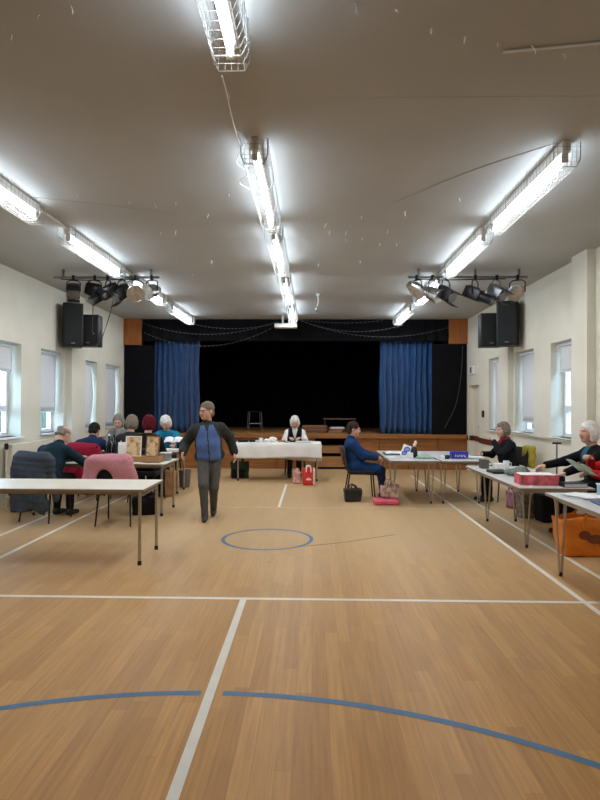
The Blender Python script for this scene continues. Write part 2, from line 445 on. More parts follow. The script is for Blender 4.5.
def make_blind(side, a, b, ztop, zbot, label, bow=0.0):
    s = 1 if side == 'R' else -1; xi = XR if side == 'R' else XL
    x = xi+s*.10
    t = thing('roller_blind', label, 'blind', (x, (a+b)/2, ztop-.04), 0, 'white roller blinds')
    hw = (b-a)/2-.05
    MB().tube([(0, -hw-.01, 0), (0, hw+.01, 0)], .022, 10).build('roller', M_UPVC, t, True)
    L = (ztop-.04)-zbot
    def fn(u, v):
        return (-s*.022*0+s*(.02)-s*bow*math.sin(PI*v)*u, -hw+2*hw*u, -L*v)
    MB().grid(fn, 9, 13).build('fabric', M_BLIND, t, True, solid=.002)
    MB().rbox(s*.02-.006, s*.02+.006, -hw, hw, -L-.022, -L, .004).build('bottom_bar', M_UPVC, t)
    MB().box(-.025, .025, -hw-.02, -hw-.011, -.03, .035).build('bracket', M_UPVC, t); MB().box(-.025, .025, hw+.011, hw+.02, -.03, .035).build('bracket', M_UPVC, t)
    MB().tube([(-s*.02, hw+.005, 0), (-s*.022, hw+.006, -.5), (-s*.02, hw+.008, -.9)], .003, 5).build('pull_chain', M_UPVC, t)
    return t
BL = 'white roller blind in the left wall '
make_blind('L', 6.4, 7.25, 2.39, 1.6, 'white roller blind nearest the camera on the left wall, cut by photo edge')
make_blind('L', 7.88, 8.73, 2.39, 1.98, 'short white roller blind above the large open window at the left photo edge')
make_blind('L', 9.37, 10.23, 2.39, 1.37, 'white roller blind three quarters down, between left radiator and left speakers')
make_blind('L', 11.0, 11.82, 2.34, 1.01, 'white bowed roller blind fully down, just past the left loudspeakers', .06)
make_blind('L', 12.33, 13.27, 2.34, 1.01, 'white roller blind fully down in left window nearest the stage', .03)
make_blind('R', 7.93, 8.79, 2.42, 2.0, 'short white roller blind in right window beside the big pilaster')
make_blind('R', 9.47, 10.34, 2.42, 1.22, 'white roller blind nearly down in the middle right window')
make_blind('R', 11.0, 11.86, 2.42, 1.02, 'white roller blind fully down in right window nearest the stage')

# outside
struct(MB().box(-40, 40, -20, 40, -.6, -.25).build('ground', mat('outside_ground', (92, 100, 86), .9, var=.2)))
def hedge(x, y0, y1, h, label):
    def fn(p):
        return rboxf((x, (y0+y1)/2, h/2-.3), (.6, (y1-y0)/2, h/2), .2)(p)+.10*np.sin(6*p[..., 0]+3*p[..., 2])*np.sin(5*p[..., 1])+.06*np.sin(14*p[..., 1]+3)*np.sin(13*p[..., 2])
    bb = (np.array([x-.9, y0-.2, -.5]), np.array([x+.9, y1+.2, h+.1]))
    tag(soft('hedge', fn, .12, mat('hedge_leaf', (58, 74, 58), .9, var=.4, vscale=9), bb=bb), label, 'hedge')
hedge(-9.5, 12, 26, 1.75, 'dark green hedge outside the left windows')
struct(MB().box(6.6, 6.9, 4, 30, -.3, 2.9).build('wall_outside', mat('outside_wall', (70, 74, 80), .9, var=.15)))

# ------------------------------------------------------------------ court lines painted on the floor
def line(x0, x1, y0, y1, m=M_LINEW): MB().box(x0, x1, y0, y1, 0, .0012 if y1-y0 > x1-x0 else .0017).build('court_line', m, fl)
XC = -.49
line(-.552, -.503, -1.5, 4.47); line(XC-.02, XC+.02, 8.47, 10.9)
line(-4.0, 2.56, 4.465, 4.51)
line(-3.54, 2.56, 8.435, 8.475, mat('court_line_worn', (196, 178, 150), .55, var=.1, vscale=14))
line(2.05, 2.095, -2, 12.4); line(2.475, 2.52, -2, 12.4)
line(-3.05, -3.005, -2, 11.2); line(-3.555, -3.51, -2, 11.2)
line(-3.75, -3.56, 6.42, 6.46)
def ring(cx, cy, r, w, a0, a1, m, n=72):
    mb = MB()
    def fn(u, v):
        a = a0+(a1-a0)*u; q = r-w/2+w*v
        return (cx+q*math.cos(a), cy+q*math.sin(a), .0014)
    mb.grid(fn, n, 2); return mb.build('court_line', m, fl)
ring(-.5, 6.48, .49, .04, 0, 2*PI, M_LINEB)
ac = (-.52, .12); ar = 2.9
g0 = math.acos((-.462-ac[0])/ar); g1 = math.acos((-.575-ac[0])/ar)
ring(ac[0], ac[1], ar, .045, math.radians(15), g0, M_LINEB)
ring(ac[0], ac[1], ar, .045, g1, math.radians(160), M_LINEB)
# faint scratch
MB().tube([(-.2, 6.1, .001), (.35, 6.35, .001), (.95, 6.75, .001)], .0018, 4).build('scuff', mat('scuff_dark', (96, 74, 52), .7), fl)

# ------------------------------------------------------------------ stage
ZS = .81
st = thing('stage', 'pine fronted raised stage across the far end of the hall', 'stage', (0, YS, 0))
MB().box(XL+.005, XR-.005, 0, 4.4, ZS-.10, ZS).build('stage_floor', M_STAGEF, st)
MB().rbox(XL, XR, -.05, 0, ZS-.10, ZS, .012).build('stage_lip', M_STAGE, st)
def panelrun(x0, x1, n):
    w = (x1-x0)/n
    for i in range(n):
        a, b = x0+i*w, x0+(i+1)*w
        mb = MB().box(a+.006, b-.006, .02, .05, .0, ZS-.10)
        mb.rbox(a+.006, b-.006, 0, .02, .0, .09, .004).rbox(a+.006, b-.006, 0, .02, ZS-.17, ZS-.10, .004)
        mb.rbox(a+.006, a+.05, 0, .02, .09, ZS-.17, .004).rbox(b-.05, b-.006, 0, .02, .09, ZS-.17, .004)
        mb.build('front_panel', M_STAGE, st)
panelrun(XL, .06, 5); panelrun(.86, XR, 4)
MB().box(XL, .06, .05, .06, 0, ZS-.1).box(.86, XR, .05, .06, 0, ZS-.1).build('front_backing', M_BLACKF, st)
# opening with stage steps recessed
MB().box(.06, .86, .6, .62, 0, ZS-.1).box(.05, .06, 0, .6, 0, ZS-.1).box(.86, .87, 0, .6, 0, ZS-.1).build('opening_lining', M_BLACKF, st)
MB().box(.07, .85, -.02, .02, .05, .25).build('step_riser', M_STAGEF, st)
MB().box(.07, .85, -.02, .28, .25, .28).build('step_tread', M_STAGEF, st)
MB().box(.07, .85, .10, .14, .36, .50).build('step_riser', M_STAGEF, st)
MB().box(.07, .85, .08, .40, .50, .53).build('step_tread', M_STAGEF, st)
MB().box(.07, .85, -.01, .3, 0, .05).build('step_base', M_BLACKF, st)

# proscenium: cheeks, valance, flats
struct(MB().box(XL, -4.0, YS-.03, YS+.05, 2.86, ZC).box(3.12, XR, YS-.03, YS+.05, 2.90, ZC).build('trim_7', M_STAGEV))
def drape(name, x0, x1, y, z0, z1, m, label, cat, npl, depth, parent=None, seed=1):
    r = random.Random(seed)
    ph = [r.uniform(-.5, .5) for _ in range(npl+2)]
    amp = [r.uniform(.6, 1.15) for _ in range(npl+2)]
    def fn(u, v):
        k = u*npl; i = int(k)
        a = amp[i]*(1-k+i)+amp[i+1]*(k-i); p = ph[i]*(1-k+i)+ph[i+1]*(k-i)
        wv = math.sin(2*PI*k+p)*depth*a*(.55+.45*v)+.3*depth*math.sin(4*PI*k+2*p)
        return (x0+(x1-x0)*u+.012*math.sin(9*v+k), y+wv, z1+(z0-z1)*v)
    o = MB().grid(fn, npl*12+1, 14).build(name, m, parent, True, solid=.004)
    if label: tag(o, label, cat)
    return o
drape('valance', -3.98, 3.11, YS+.02, 2.96, ZC-.005, M_BLACKF, 'long black valance hanging along top of the stage opening', 'valance', 26, .018)
tag(MB().box(XL+.02, -3.70, YS+.0, YS+.04, ZS+.002, 2.855).build('stage_flat', M_BLACKF), 'black flat beside the left blue stage curtain', 'flat')
tag(MB().box(2.74, XR-.02, YS+.0, YS+.04, ZS+.002, 2.895).build('stage_flat', M_BLACKF), 'black flat beside the right blue stage curtain, cable hanging down it', 'flat')
drape('stage_curtain', -3.74, -2.68, YS+.20, ZS+.01, 3.05, M_BLUEC, 'pleated blue stage curtain drawn to the left side', 'curtain', 8, .085, seed=3)
drape('stage_curtain', 1.56, 2.80, YS+.20, ZS+.01, 3.05, M_BLUEC, 'pleated blue stage curtain drawn to the right side', 'curtain', 9, .085, seed=5)
drape('stage_drape', -4.3, 3.45, 17.2, ZS+.01, 3.4, M_BLACKC, 'black drape across the back of the stage', 'curtain', 40, .05, seed=8)
for x, l in ((-4.0, 'black masking leg curtain inside the stage, left side'), (3.1, 'black masking leg curtain inside the stage, right side')):
    o = MB().grid(lambda u, v, x=x: (x+.04*math.sin(u*60), 14.2+3.0*u, 3.4+(ZS+.01-3.4)*v), 80, 4).build('stage_drape', M_BLACKC, None, True, solid=.004)
    tag(o, l, 'curtain')
tag(MB().grid(lambda u, v: (-4.2+7.6*u, 14.0+3.2*v, 3.30+.03*math.sin(v*30)), 10, 40).build('border_cloth', M_BLACKC, None, True, solid=.004), 'black border cloth over the stage ceiling', 'curtain')

# cables on the flat
def cable(name, pts, r, m, label, cat, sub=6):
    pts = [Vector(p) for p in pts]; out = []
    for i in range(len(pts)-1):
        p0 = pts[max(i-1, 0)]; p1 = pts[i]; p2 = pts[i+1]; p3 = pts[min(i+2, len(pts)-1)]
        for k in range(sub):
            t = k/sub
            out.append(.5*((2*p1)+(p2-p0)*t+(2*p0-5*p1+4*p2-p3)*t*t+(3*p1-p0-3*p2+p3)*t**3))
    out.append(pts[-1])
    o = MB().tube(out, r, 6).build(name, m, None, True)
    if label: tag(o, label, cat)
    return o
M_CABLE = mat('grey_cable', (70, 70, 74), .5, var=.05)
cable('cable', [(3.43, 13.47, 2.85), (3.40, 13.47, 2.2), (3.28, 13.47, 1.5), (3.02, 13.47, .95)], .007, M_CABLE, 'grey cable curving down the black flat at right', 'cable')

# fairy lights: wire and small bulbs
M_BULB = mat('small_bulb', (120, 120, 120), .3, var=0)
def swag(p0, p1, sag, n, label):
    t = thing('fairy_lights', label, 'string lights', p0, 0, 'fairy lights across the valance')
    a = Vector(p0); b = Vector(p1)
    pts = []
    for i in range(25):
        u = i/24; q = (b-a)*u; q.z -= 4*sag*u*(1-u); pts.append(q)
    MB().tube(pts, .004, 5).build('wire', M_CABLE, t, True)
    mb = MB()
    for i in range(n):
        u = (i+.5)/n; q = (b-a)*u; q.z -= 4*sag*u*(1-u)
        mb.ball((q.x, q.y, q.z-.012), (.006, .006, .010), 5)
    o = mb.build('bulbs', M_BULB, t, True); o['kind'] = 'stuff'
swag((-2.85, 13.2, 3.34), (-.75, 13.2, 3.36), .14, 24, 'upper fairy light string from left light row to the centre')
swag((-3.95, 13.42, 3.16), (-.75, 13.25, 3.34), .42, 34, 'lowest sagging fairy light string at left of the stage valance')
swag((-3.95, 13.43, 3.36), (-.8, 13.3, 3.40), .28, 34, 'fairy light string from left cheek to centre, middle of three')
swag((-.30, 13.2, 3.40), (2.05, 13.2, 3.30), .20, 26, 'sagging fairy light string from centre to right light row')
swag((-.30, 13.3, 3.42), (3.12, 13.42, 3.28), .30, 36, 'longest fairy light string along the right of the valance')
swag((-.28, 13.36, 3.44), (1.6, 13.3, 3.42), .07, 20, 'shallow fairy light string just under the ceiling right of centre')

# ------------------------------------------------------------------ fluorescent fixtures
FL = 1.76
LAMPW = 7.4
def make_fixture():
    t = thing('fluorescent_light', 'x', 'ceiling light', (0, 0, ZC))
    h = FL/2
    MB().rbox(-.032, .032, -h, h, -.085, 0, .008).build('batten', M_WHITEMETAL, t)
    tb = MB().tube([(0, -h+.06, -.135), (0, h-.06, -.135)], .017, 10).build('tube', M_TUBE, t, True)
    for s in (-1, 1):
        MB().rbox(-.022, .022, s*(h-.045)-.018, s*(h-.045)+.018, -.158, -.08, .006).build('lamp_holder', M_WHITEMETAL, t)
    g = MB(); n = 26
    prof = [(-.10, -.01), (-.098, -.14), (-.07, -.20), (.07, -.20), (.098, -.14), (.10, -.01)]
    for i in range(n+1):
        y = -h+FL*i/n
        g.tube([(x, y, z) for x, z in prof], 0.0016 if i % 8 else .004, 4)
    for x, z in ((-.10, -.04), (-.099, -.09), (-.098, -.14), (-.07, -.20), (-.035, -.20), (0, -.20), (.035, -.20), (.07, -.20), (.098, -.14), (.099, -.09), (.10, -.04)):
        g.tube([(x, -h, z), (x, h, z)], 0.0016, 4)
    for s in (-1, 1):
        for x in (-.07, -.035, 0, .035, .07): g.tube([(x, s*h, -.02), (x, s*h, -.20)], 0.0016, 4)
        for z in (-.05, -.09, -.13, -.16): g.tube([(-.1, s*h, z), (.1, s*h, z)], 0.0016, 4)
    g.build('wire_guard', mat('guard_wire', (150, 148, 142), .45, var=0), t)
    ld = bpy.data.lights.new('tube_light', 'AREA'); ld.shape = 'RECTANGLE'; ld.size = .03; ld.size_y = FL-.14; ld.energy = LAMPW; ld.color = (.985, .99, 1.0)
    lo = bpy.data.objects.new('tube_light', ld); C.objects.link(lo); lo.location = (0, 0, -.154); lo.parent = t
    return t
fx = None
rows = (('left', -2.75, (3.95, 6.42, 8.75, 11.25)), ('centre', -.44, (1.32, 4.28, 6.38, 8.72, 11.0)), ('right', 1.88, (4.36, 6.46, 8.75, 11.35)))
lab = {'left': ['caged fluorescent light cut by the left photo edge', 'caged fluorescent light in left row, second from photo edge', 'caged fluorescent light in left row behind the stage spotlights', 'caged fluorescent light in left row, nearest the stage'],
       'centre': ['caged fluorescent light in centre row cut by the photo top', 'caged fluorescent light in centre row, second from photo top', 'caged fluorescent light in centre row, third from photo top', 'caged fluorescent light in centre row, fourth from photo top', 'caged fluorescent light in centre row, nearest the stage'],
       'right': ['caged fluorescent light in right row, largest and nearest', 'caged fluorescent light in right row, second from the photo edge', 'caged fluorescent light in right row behind the silver spotlights', 'caged fluorescent light in right row, nearest the stage']}
for nm, x, ys in rows:
    for y0, L in zip(ys, lab[nm]):
        loc = (x, y0+FL/2, ZC)
        if fx is None:
            fx = make_fixture(); fx.location = loc; fx['label'] = L; fx['group'] = 'caged fluorescent ceiling lights'
        else: dup(fx, loc, 0, L)
# conduit between fixtures
for x, row, pr in ((-2.75, 'left', ((5.73, 6.40), (8.2, 8.73))), (-.44, 'centre', ((6.06, 6.36), (8.16, 8.70), (10.5, 10.98))), (1.88, 'right', ((6.14, 6.44), (8.24, 8.73)))):
    for k, (a, b) in enumerate(pr):
        tag(MB().tube([(x, a, ZC-.02), (x, b, ZC-.02)], .012, 8).build('conduit', M_WHITEMETAL, None, True), 'short white conduit in %s light row, %s to the camera' % (row, ('nearest', 'second nearest', 'third nearest')[k]), 'conduit', 'conduits between ceiling lights')

# projector-like white unit at end of centre row
t = thing('projector', 'white projector hung from the ceiling before the stage valance', 'projector', (-.60, 12.95, ZC-.02))
MB().rbox(-.26, .24, -.12, .12, -.26, -.17, .015).build('casing', M_WHITEMETAL, t, True)
MB().box(-.10, -.06, -.02, .02, -.17, .02).box(.04, .08, -.02, .02, -.17, .02).build('ceiling_bracket', M_WHITEMETAL, t)
MB().lathe([(.03, 0), (.035, .03), (.03, .04)], 12, M=Matrix.Translation((.12, .12, -.215)) @ Matrix.Rotation(-PI/2, 4, 'X')).build('lens', M_BLACKP, t)
# ceiling hook with dangling switch
t = thing('pull_switch', 'pale pull switch dangling from the ceiling near the stage', 'switch', (.08, 10.4, ZC))
MB().lathe([(.03, -.03), (.035, -.01), (.035, 0)], 12).build('ceiling_rose', M_WHITEMETAL, t)
MB().tube([(0, 0, -.03), (.01, .01, -.12), (-.02, 0, -.25)], .012, 8).build('cord', M_WHITEMETAL, t)
MB().lathe([(.012, -.32), (.026, -.30), (.028, -.26), (.012, -.24)], 12, (-.02, 0, 0)).build('toggle', M_GREYM, t)

# leftover tape bits and loose cords on the ceiling
px = [(40, 19), (71, 10), (12, 38), (78, 196), (130, 203), (154, 205), (176, 204), (161, 234), (209, 216), (176, 232), (229, 196), (228, 96), (230, 116), (237, 134),
      (355, 7), (395, 14), (432, 31), (465, 40), (498, 45), (563, 57), (531, 49), (459, 200), (405, 213), (361, 218), (327, 225), (310, 218), (347, 233), (362, 239), (380, 245), (396, 245),
      (305, 274), (319, 265), (255, 269), (237, 270), (268, 303), (345, 240), (330, 232), (360, 262), (410, 262), (388, 232), (193, 275), (212, 262), (178, 262)]
def on_z(p, z):
    dv = fw+rt*((p[0]-300)/FPX)-upv*((p[1]-400)/FPX); k = (z-H)/dv.z; return Vector((0, 0, H))+dv*k
scrap = None
for i, p in enumerate(px):
    q = on_z(p, ZC-.02)
    r = random.Random(i)
    if scrap is None:
        scrap = MB().grid(lambda u, v: (-.006+.012*u, .015*math.sin(v*2), -.045*v), 3, 6).build('tape_scrap', M_PAPER, None, True, solid=.0015)
        tag(scrap, 'small pale scrap of tape hanging from the ceiling', 'tape', 'tape scraps left on the ceiling')
        o = scrap
    else:
        o = scrap.copy(); C.objects.link(o)
    o.location = (q.x, q.y, ZC); o.rotation_euler = (r.uniform(-.3, .3), r.uniform(-.4, .4), r.uniform(0, 6)); 
    s = r.uniform(.6, 1.15); o.scale = (s, s, s)
cable('loose_cord', [on_z((222, 76), 3.30), on_z((226, 90), 3.33), on_z((229, 104), 3.36), on_z((233, 122), 3.40), on_z((238, 138), 3.44), on_z((243, 152), 3.46)], .004, M_WHITEMETAL, 'thin pale cord trailing from the nearest centre light', 'cord')
cable('loose_cord', [(-.49, 4.28, ZC-.02), (-.60, 4.5, 3.38), (-.52, 4.6, 3.33), (-.62, 4.85, 3.35), (-.56, 5.2, 3.42)], .004, M_WHITEMETAL, 'thin tangled cord beside the second centre light', 'cord')
cable('ceiling_cable', [(1.05, 3.25, ZC-.01), (1.4, 3.2, ZC-.01), (1.9, 3.12, ZC-.01)], .008, M_WHITEMETAL, 'white cable stub fixed to the ceiling at top right', 'cable')
cable('ceiling_cable', [(1.82, 4.4, ZC-.002), (1.3, 4.95, ZC-.003), (.75, 5.75, ZC-.002)], .003, M_CEIL, 'thin grey cable running diagonally from largest right light', 'cable')
cable('ceiling_cable', [(-3.6, 5.2, ZC-.002), (-2.4, 5.6, ZC-.003), (-1.4, 6.0, ZC-.002)], .003, M_CEIL, 'thin grey cable crossing the ceiling near the left lights', 'cable')

# ------------------------------------------------------------------ speakers, spotlights
def make_speaker(name, w, dpt, h, loc, rz, label, wallx):
    t = thing(name, label, 'speaker', loc, rz, 'wall loudspeakers')
    mb = MB().rbox(-w/2, w/2, -dpt/2, dpt/2, -h/2, h/2, .015); mb.build('cabinet', M_BLACKP, t, True)
    MB().rbox(-w/2+.02, w/2-.02, -dpt/2-.012, -dpt/2, -h/2+.03, h/2-.03, .006).build('grille', mat('speaker_grille', (30, 31, 33), .6, .3, var=.2, vscale=80, bump=.4, bscale=300), t)
    MB().rbox(-.03, .03, -dpt/2-.016, -dpt/2-.012, -h/2+.05, -h/2+.075, .001).build('badge', M_GREYM, t)
    MB().box(-.05, .05, dpt/2, dpt/2+.05, -.1, .1).tube([(0, dpt/2+.05, 0), (wallx, dpt/2+.06, 0)], .02, 8).build('wall_bracket', M_BLACKM, t)
    return t
make_speaker('loudspeaker', .33, .30, .76, (-4.20, 10.08, 2.85), .45, 'tall black loudspeaker on the left wall, further left of the pair', -.1)
make_speaker('loudspeaker', .37, .28, .56, (-3.97, 10.28, 2.78), .10, 'shorter black loudspeaker on the left wall, nearer the stage curtain', -.3)
make_speaker('loudspeaker', .34, .30, .76, (3.33, 10.04, 2.88), -.45, 'tall black loudspeaker on the right wall, further right of the pair', .1)
make_speaker('loudspeaker', .37, .28, .58, (3.08, 10.22, 2.79), -.10, 'shorter black loudspeaker on the right wall, nearer the stage curtain', .3)

YBAR = 8.52; ZB = 3.355
def lighting_bar(x0, x1, label):
    t = thing('lighting_bar', label, 'rail', (0, YBAR, ZB))
    MB().tube([(x0, 0, 0), (x1, 0, 0)], .018, 10).build('bar', M_GREYM, t, True)
    for x in (x0+.15, (x0+x1)/2+.11, x1-.12):
        MB().box(x-.015, x+.015, -.02, .02, .0, ZC-ZB).build('hanger', M_GREYM, t)
    MB().tube([(x0+.1, .02, -.02), (x0+.5, .03, -.035), (x1-.3, .02, -.02)], .008, 6).build('cable', M_BLACKP, t, True)
    return t
lighting_bar(-3.84, -2.27, 'grey ceiling bar holding the left row of stage spotlights')
lighting_bar(1.38, 3.10, 'grey ceiling bar holding the right row of stage spotlights')
M_ALU = mat('polished_aluminium', (190, 188, 184), .28, .95, var=.25, vscale=18)
def spot(x, label, kind, yaw, pitch, drop=.22, s=1.0):
    t = thing('stage_spotlight', label, 'spotlight', (x, YBAR, ZB), 0, 'stage spotlights on the ceiling bars')
    MB().rbox(-.02, .02, -.028, .028, -.045, .03, .006).build('clamp', M_BLACKM, t)
    Rz = Matrix.Rotation(yaw, 4, 'Z')
    w = .105*s
    MB().tube([Rz @ Vector(p) for p in ((-w, 0, -drop), (-w, 0, -.08), (-w*.6, 0, -.045), (w*.6, 0, -.045), (w, 0, -.08), (w, 0, -drop))], .009, 6).build('yoke', M_BLACKM if kind != 'grey' else M_GREYM, t)
    M = Matrix.Translation((0, 0, -drop)) @ Rz @ Matrix.Rotation(pitch, 4, 'X')   # axis = local -Y forward
    A = M @ Matrix.Rotation(PI/2, 4, 'X')   # lathe z -> -Y
    if kind == 'silver':
        b = MB().lathe([(.03, -.17), (.055, -.16), (.07, -.11), (.095*s, -.05), (.10*s, .08), (.104*s, .10), (.104*s, .12), (.085*s, .12)], 18, M=A); bm_ = M_ALU
        b.build('can', bm_, t, True)
        MB().lathe([(.085*s, .108), (.05, .10), (.02, .098)], 18, M=A).build('lens', mat('lamp_reflector', (225, 220, 205), .15, .9, var=.1), t, True)
        MB().tube([A @ Vector((.11*s*math.cos(a), .11*s*math.sin(a), .13)) for a in np.linspace(0, 2*PI, 16)[:-1]], .006, 5, closed=True).build('filter_frame', M_ALU, t)
    elif kind == 'profile':
        MB().rbox(-.085, .085, -.10, .16, -.085, .085, .02, M=M).build('housing', M_BLACKM, t, True)
        MB().lathe([(.068, .08), (.068, .26), (.075, .27), (.075, .29), (.055, .29)], 16, M=A).build('barrel', M_BLACKM, t, True)
        MB().lathe([(.055, .285), (.03, .292), (.01, .294)], 16, M=A).build('lens', M_GREYM, t, True)
        mb = MB()
        for k in range(4): mb.box(-.09, .09, .0+.03*k, .012+.03*k, .085, .10, M=M)
        mb.build('cooling_fin', M_BLACKM, t)
    else:
        MB().rbox(-.09, .09, -.12, .12, -.09, .09, .022, M=M).build('housing', M_GREYM if kind == 'grey' else M_BLACKM, t, True)
        MB().lathe([(.08, .10), (.085, .14), (.07, .14), (.04, .145), (.01, .147)], 16, M=A).build('lens', M_GREYM, t, True)
        for (a0, zz, tilt) in ((0, .09, .5), (0, -.09, -.5)):
            mb = MB().box(-.085, .085, -.24, -.12, zz-.003, zz+.003, M=M); mb.build('barn_door', M_BLACKM, t)
    return t
spot(-3.54, 'small black box spotlight above the tall left speaker', 'barn', .4, .5, .20, .9)
spot(-3.22, 'black profile spotlight on left bar, second from the wall', 'profile', .9, .35, .20)
spot(-3.03, 'black profile spotlight overlapping its neighbour, middle of the left bar', 'profile', -.9, .6, .22)
spot(-2.83, 'black barn door spotlight left of the left silver lamps', 'barn', -.7, .7, .22)
spot(-2.62, 'round silver spotlight on left bar, larger of two', 'silver', .3, .35, .22, 1.1)
spot(-2.38, 'round silver spotlight at right end of the left bar', 'silver', -.4, .35, .20, 1.0)
spot(1.50, 'silver spotlight at left end of the right bar', 'silver', 2.2, .4, .18, 1.0)
spot(1.73, 'silver spotlight on right bar, second from left end', 'silver', .9, .5, .24, 1.0)
spot(1.93, 'black barn door spotlight on right bar beside the silver lamps', 'barn', .8, .6, .24, 1.0)
spot(2.35, 'long black profile spotlight in the middle of right bar', 'profile', .9, .45, .25)
spot(2.66, 'grey box spotlight on right bar left of the wall lamp', 'grey', .7, .6, .22, .9)
spot(2.96, 'round silver spotlight nearest the right wall', 'silver', -.5, .3, .22, 1.0)
for i, (a, b) in enumerate((((-3.3, 8.55, 3.3), (-3.75, 9.9, 2.7)), ((-3.0, 8.55, 3.3), (-3.9, 10.3, 2.5)))):
    a = Vector(a); b = Vector(b); mdl = (a+b)/2-Vector((0, 0, .35))
    cable('cable', [a, a-Vector((0, -.1, .28)), mdl, b], .006, M_CABLE, ('thin looping cable from left bar to the tall speaker', 'thin looping cable from left bar to the shorter speaker')[i], 'cable')

# wall bits
t = thing('alarm_box', 'white control box high on right wall above the door', 'wall box', (XR, 13.05, 2.27))
MB().rbox(-.06, 0, -.2, .2, -.10, .10, .01).build('casing', M_WHITEMETAL, t)
MB().box(-.064, -.06, -.12, .02, -.06, .06).build('front_panel', M_GREYM, t)
t = thing('light_switch', 'black light switch on right wall beside the door', 'switch', (XR, 12.22, 1.31))
MB().rbox(-.025, 0, -.06, .06, -.07, .07, .006).build('plate', M_BLACKP, t); MB().box(-.03, -.025, -.02, .02, -.03, .03).build('rocker', M_BLACKP, t)

# radiator on left wall
t = thing('radiator', 'cream panel radiator below the left windows', 'radiator', (XL, 8.75, 0))
mb = MB().rbox(.05, .15, -.55, .55, .14, .90, .015)
for k in range(17): mb.rbox(.149, .152, -.50+k*.06, -.46+k*.06, .18, .86, .001)
mb.build('panel', M_WALL2, t)
MB().rbox(.045, .155, -.56, .56, .895, .905, .003).build('top_grille', M_WALL2, t)
v = MB().tube([(.10, -.62, 0.0), (.10, -.62, .84)], .012, 8).build('pipe', M_WALL2, t)
MB().lathe([(.02, .84), (.028, .86), (.028, .92), (.018, .93)], 12, (.10, -.62, 0)).build('valve', M_BLACKP, t, True)
MB().box(0, .05, -.4, -.36, .3, .8).box(0, .05, .36, .4, .3, .8).build('wall_bracket', M_WALL2, t)

# ------------------------------------------------------------------ tables
def make_table(label, loc, W, D, zt, style, top, rz=0.0, inset=.08, xin=.08, group='folding tables in the hall'):
    t = thing('folding_table', label, 'table', loc, rz, group)
    x, y = W/2, D/2
    MB().rbox(-x, x, -y, y, zt-.022, zt, .006).build('tabletop', top, t)
    MB().box(-x-.003, x+.003, -y-.003, -y+.002, zt-.024, zt-.004).box(-x-.003, x+.003, y-.002, y+.003, zt-.024, zt-.004).box(-x-.003, -x+.002, -y, y, zt-.024, zt-.004).box(x-.002, x+.003, -y, y, zt-.024, zt-.004).build('edge_band', M_TABEDGE, t)
    fr = MB()
    fr.box(-x+.05, x-.05, -y+.06, -y+.085, zt-.06, zt-.022).box(-x+.05, x-.05, y-.085, y-.06, zt-.06, zt-.022)
    fr.box(-x+.05, -x+.075, -y+.085, y-.085, zt-.06, zt-.022).box(x-.075, x-.05, -y+.085, y-.085, zt-.06, zt-.022)
    fr.build('frame', M_STEEL if style != 'straight' else M_TABEDGE, t)
    long_x = W > D
    for sx in (-1, 1):
        for sy in (-1, 1):
            if long_x: fx_, fy_ = sx*(x-inset), sy*(y-.06)
            else: fx_, fy_ = sx*(x-xin), sy*(y-inset)
            if style == 'straight':
                lg = MB().tube([(fx_, fy_, zt-.03), (fx_, fy_, .03)], .0155, 10).build('leg', M_STEEL, t, True)
                MB().lathe([(.019, 0), (.019, .035), (.016, .04)], 12, (fx_, fy_, 0)).build('foot', M_BLACKP, lg)
            else:
                ux, uy = (0, 1) if long_x else (1, 0)
                mb = MB()
                mb.tube([(fx_-ux*.045, fy_-uy*.045, zt-.03), (fx_-ux*.012, fy_-uy*.012, .05), (fx_-ux*.006, fy_-uy*.006, .012)], .011, 8)
                mb.tube([(fx_+ux*.045, fy_+uy*.045, zt-.03), (fx_+ux*.012, fy_+uy*.012, .05), (fx_+ux*.006, fy_+uy*.006, .012)], .011, 8)
                lg = mb.build('leg', M_STEEL, t, True)
                MB().lathe([(.017, 0), (.017, .03), (.012, .035)], 10, (fx_, fy_, 0)).build('foot', M_BLACKP, lg)
    if style == 'straight':
        for s_ in (-1, 1):
            xx = s_*(x-inset)
            MB().tube([(xx, -y+.06, zt-.07), (xx, y-.06, zt-.07)], .012, 8).build('crossbar', M_STEEL, t, True)
    return t
make_table('long empty cream folding table nearest the camera on the left', (-2.475, 5.68, 0), 1.84, .70, .71, 'straight', M_TABTOP, 0, .05)
make_table('cream folding table holding the framed pictures and bottles', (-2.87, 8.06, 0), 1.84, .78, .70, 'straight', M_TABTOP, 0, .06)
make_table('rear cream table where the white haired reader in teal sits', (-3.06, 9.90, 0), 1.74, .62, .71, 'straight', M_TABTOP, 0, .06)
make_table('table under the white cloth in front of the stage', (-.69, 11.62, 0), 1.64, .62, .735, 'straight', M_TABTOP, 0, .05)
make_table('grey folding table beside the seated woman in the blue coat', (1.505, 9.52, 0), .74, 1.84, .675, 'vee', M_TABGREY, 0, .30)
make_table('grey folding table carrying the blue box, left of red scarf woman', (2.24, 9.50, 0), .70, 1.80, .675, 'vee', M_TABGREY, .02, .32)
make_table('long grey folding table along the right wall with pink storage box', (2.43, 6.88, 0), .74, 2.06, .675, 'vee', M_TABGREY, 0, .34, .19)
make_table('grey folding table corner at the right photo edge before orange bag', (2.48, 4.40, 0), .76, 1.84, .71, 'vee', M_TABGREY, 0, .14)

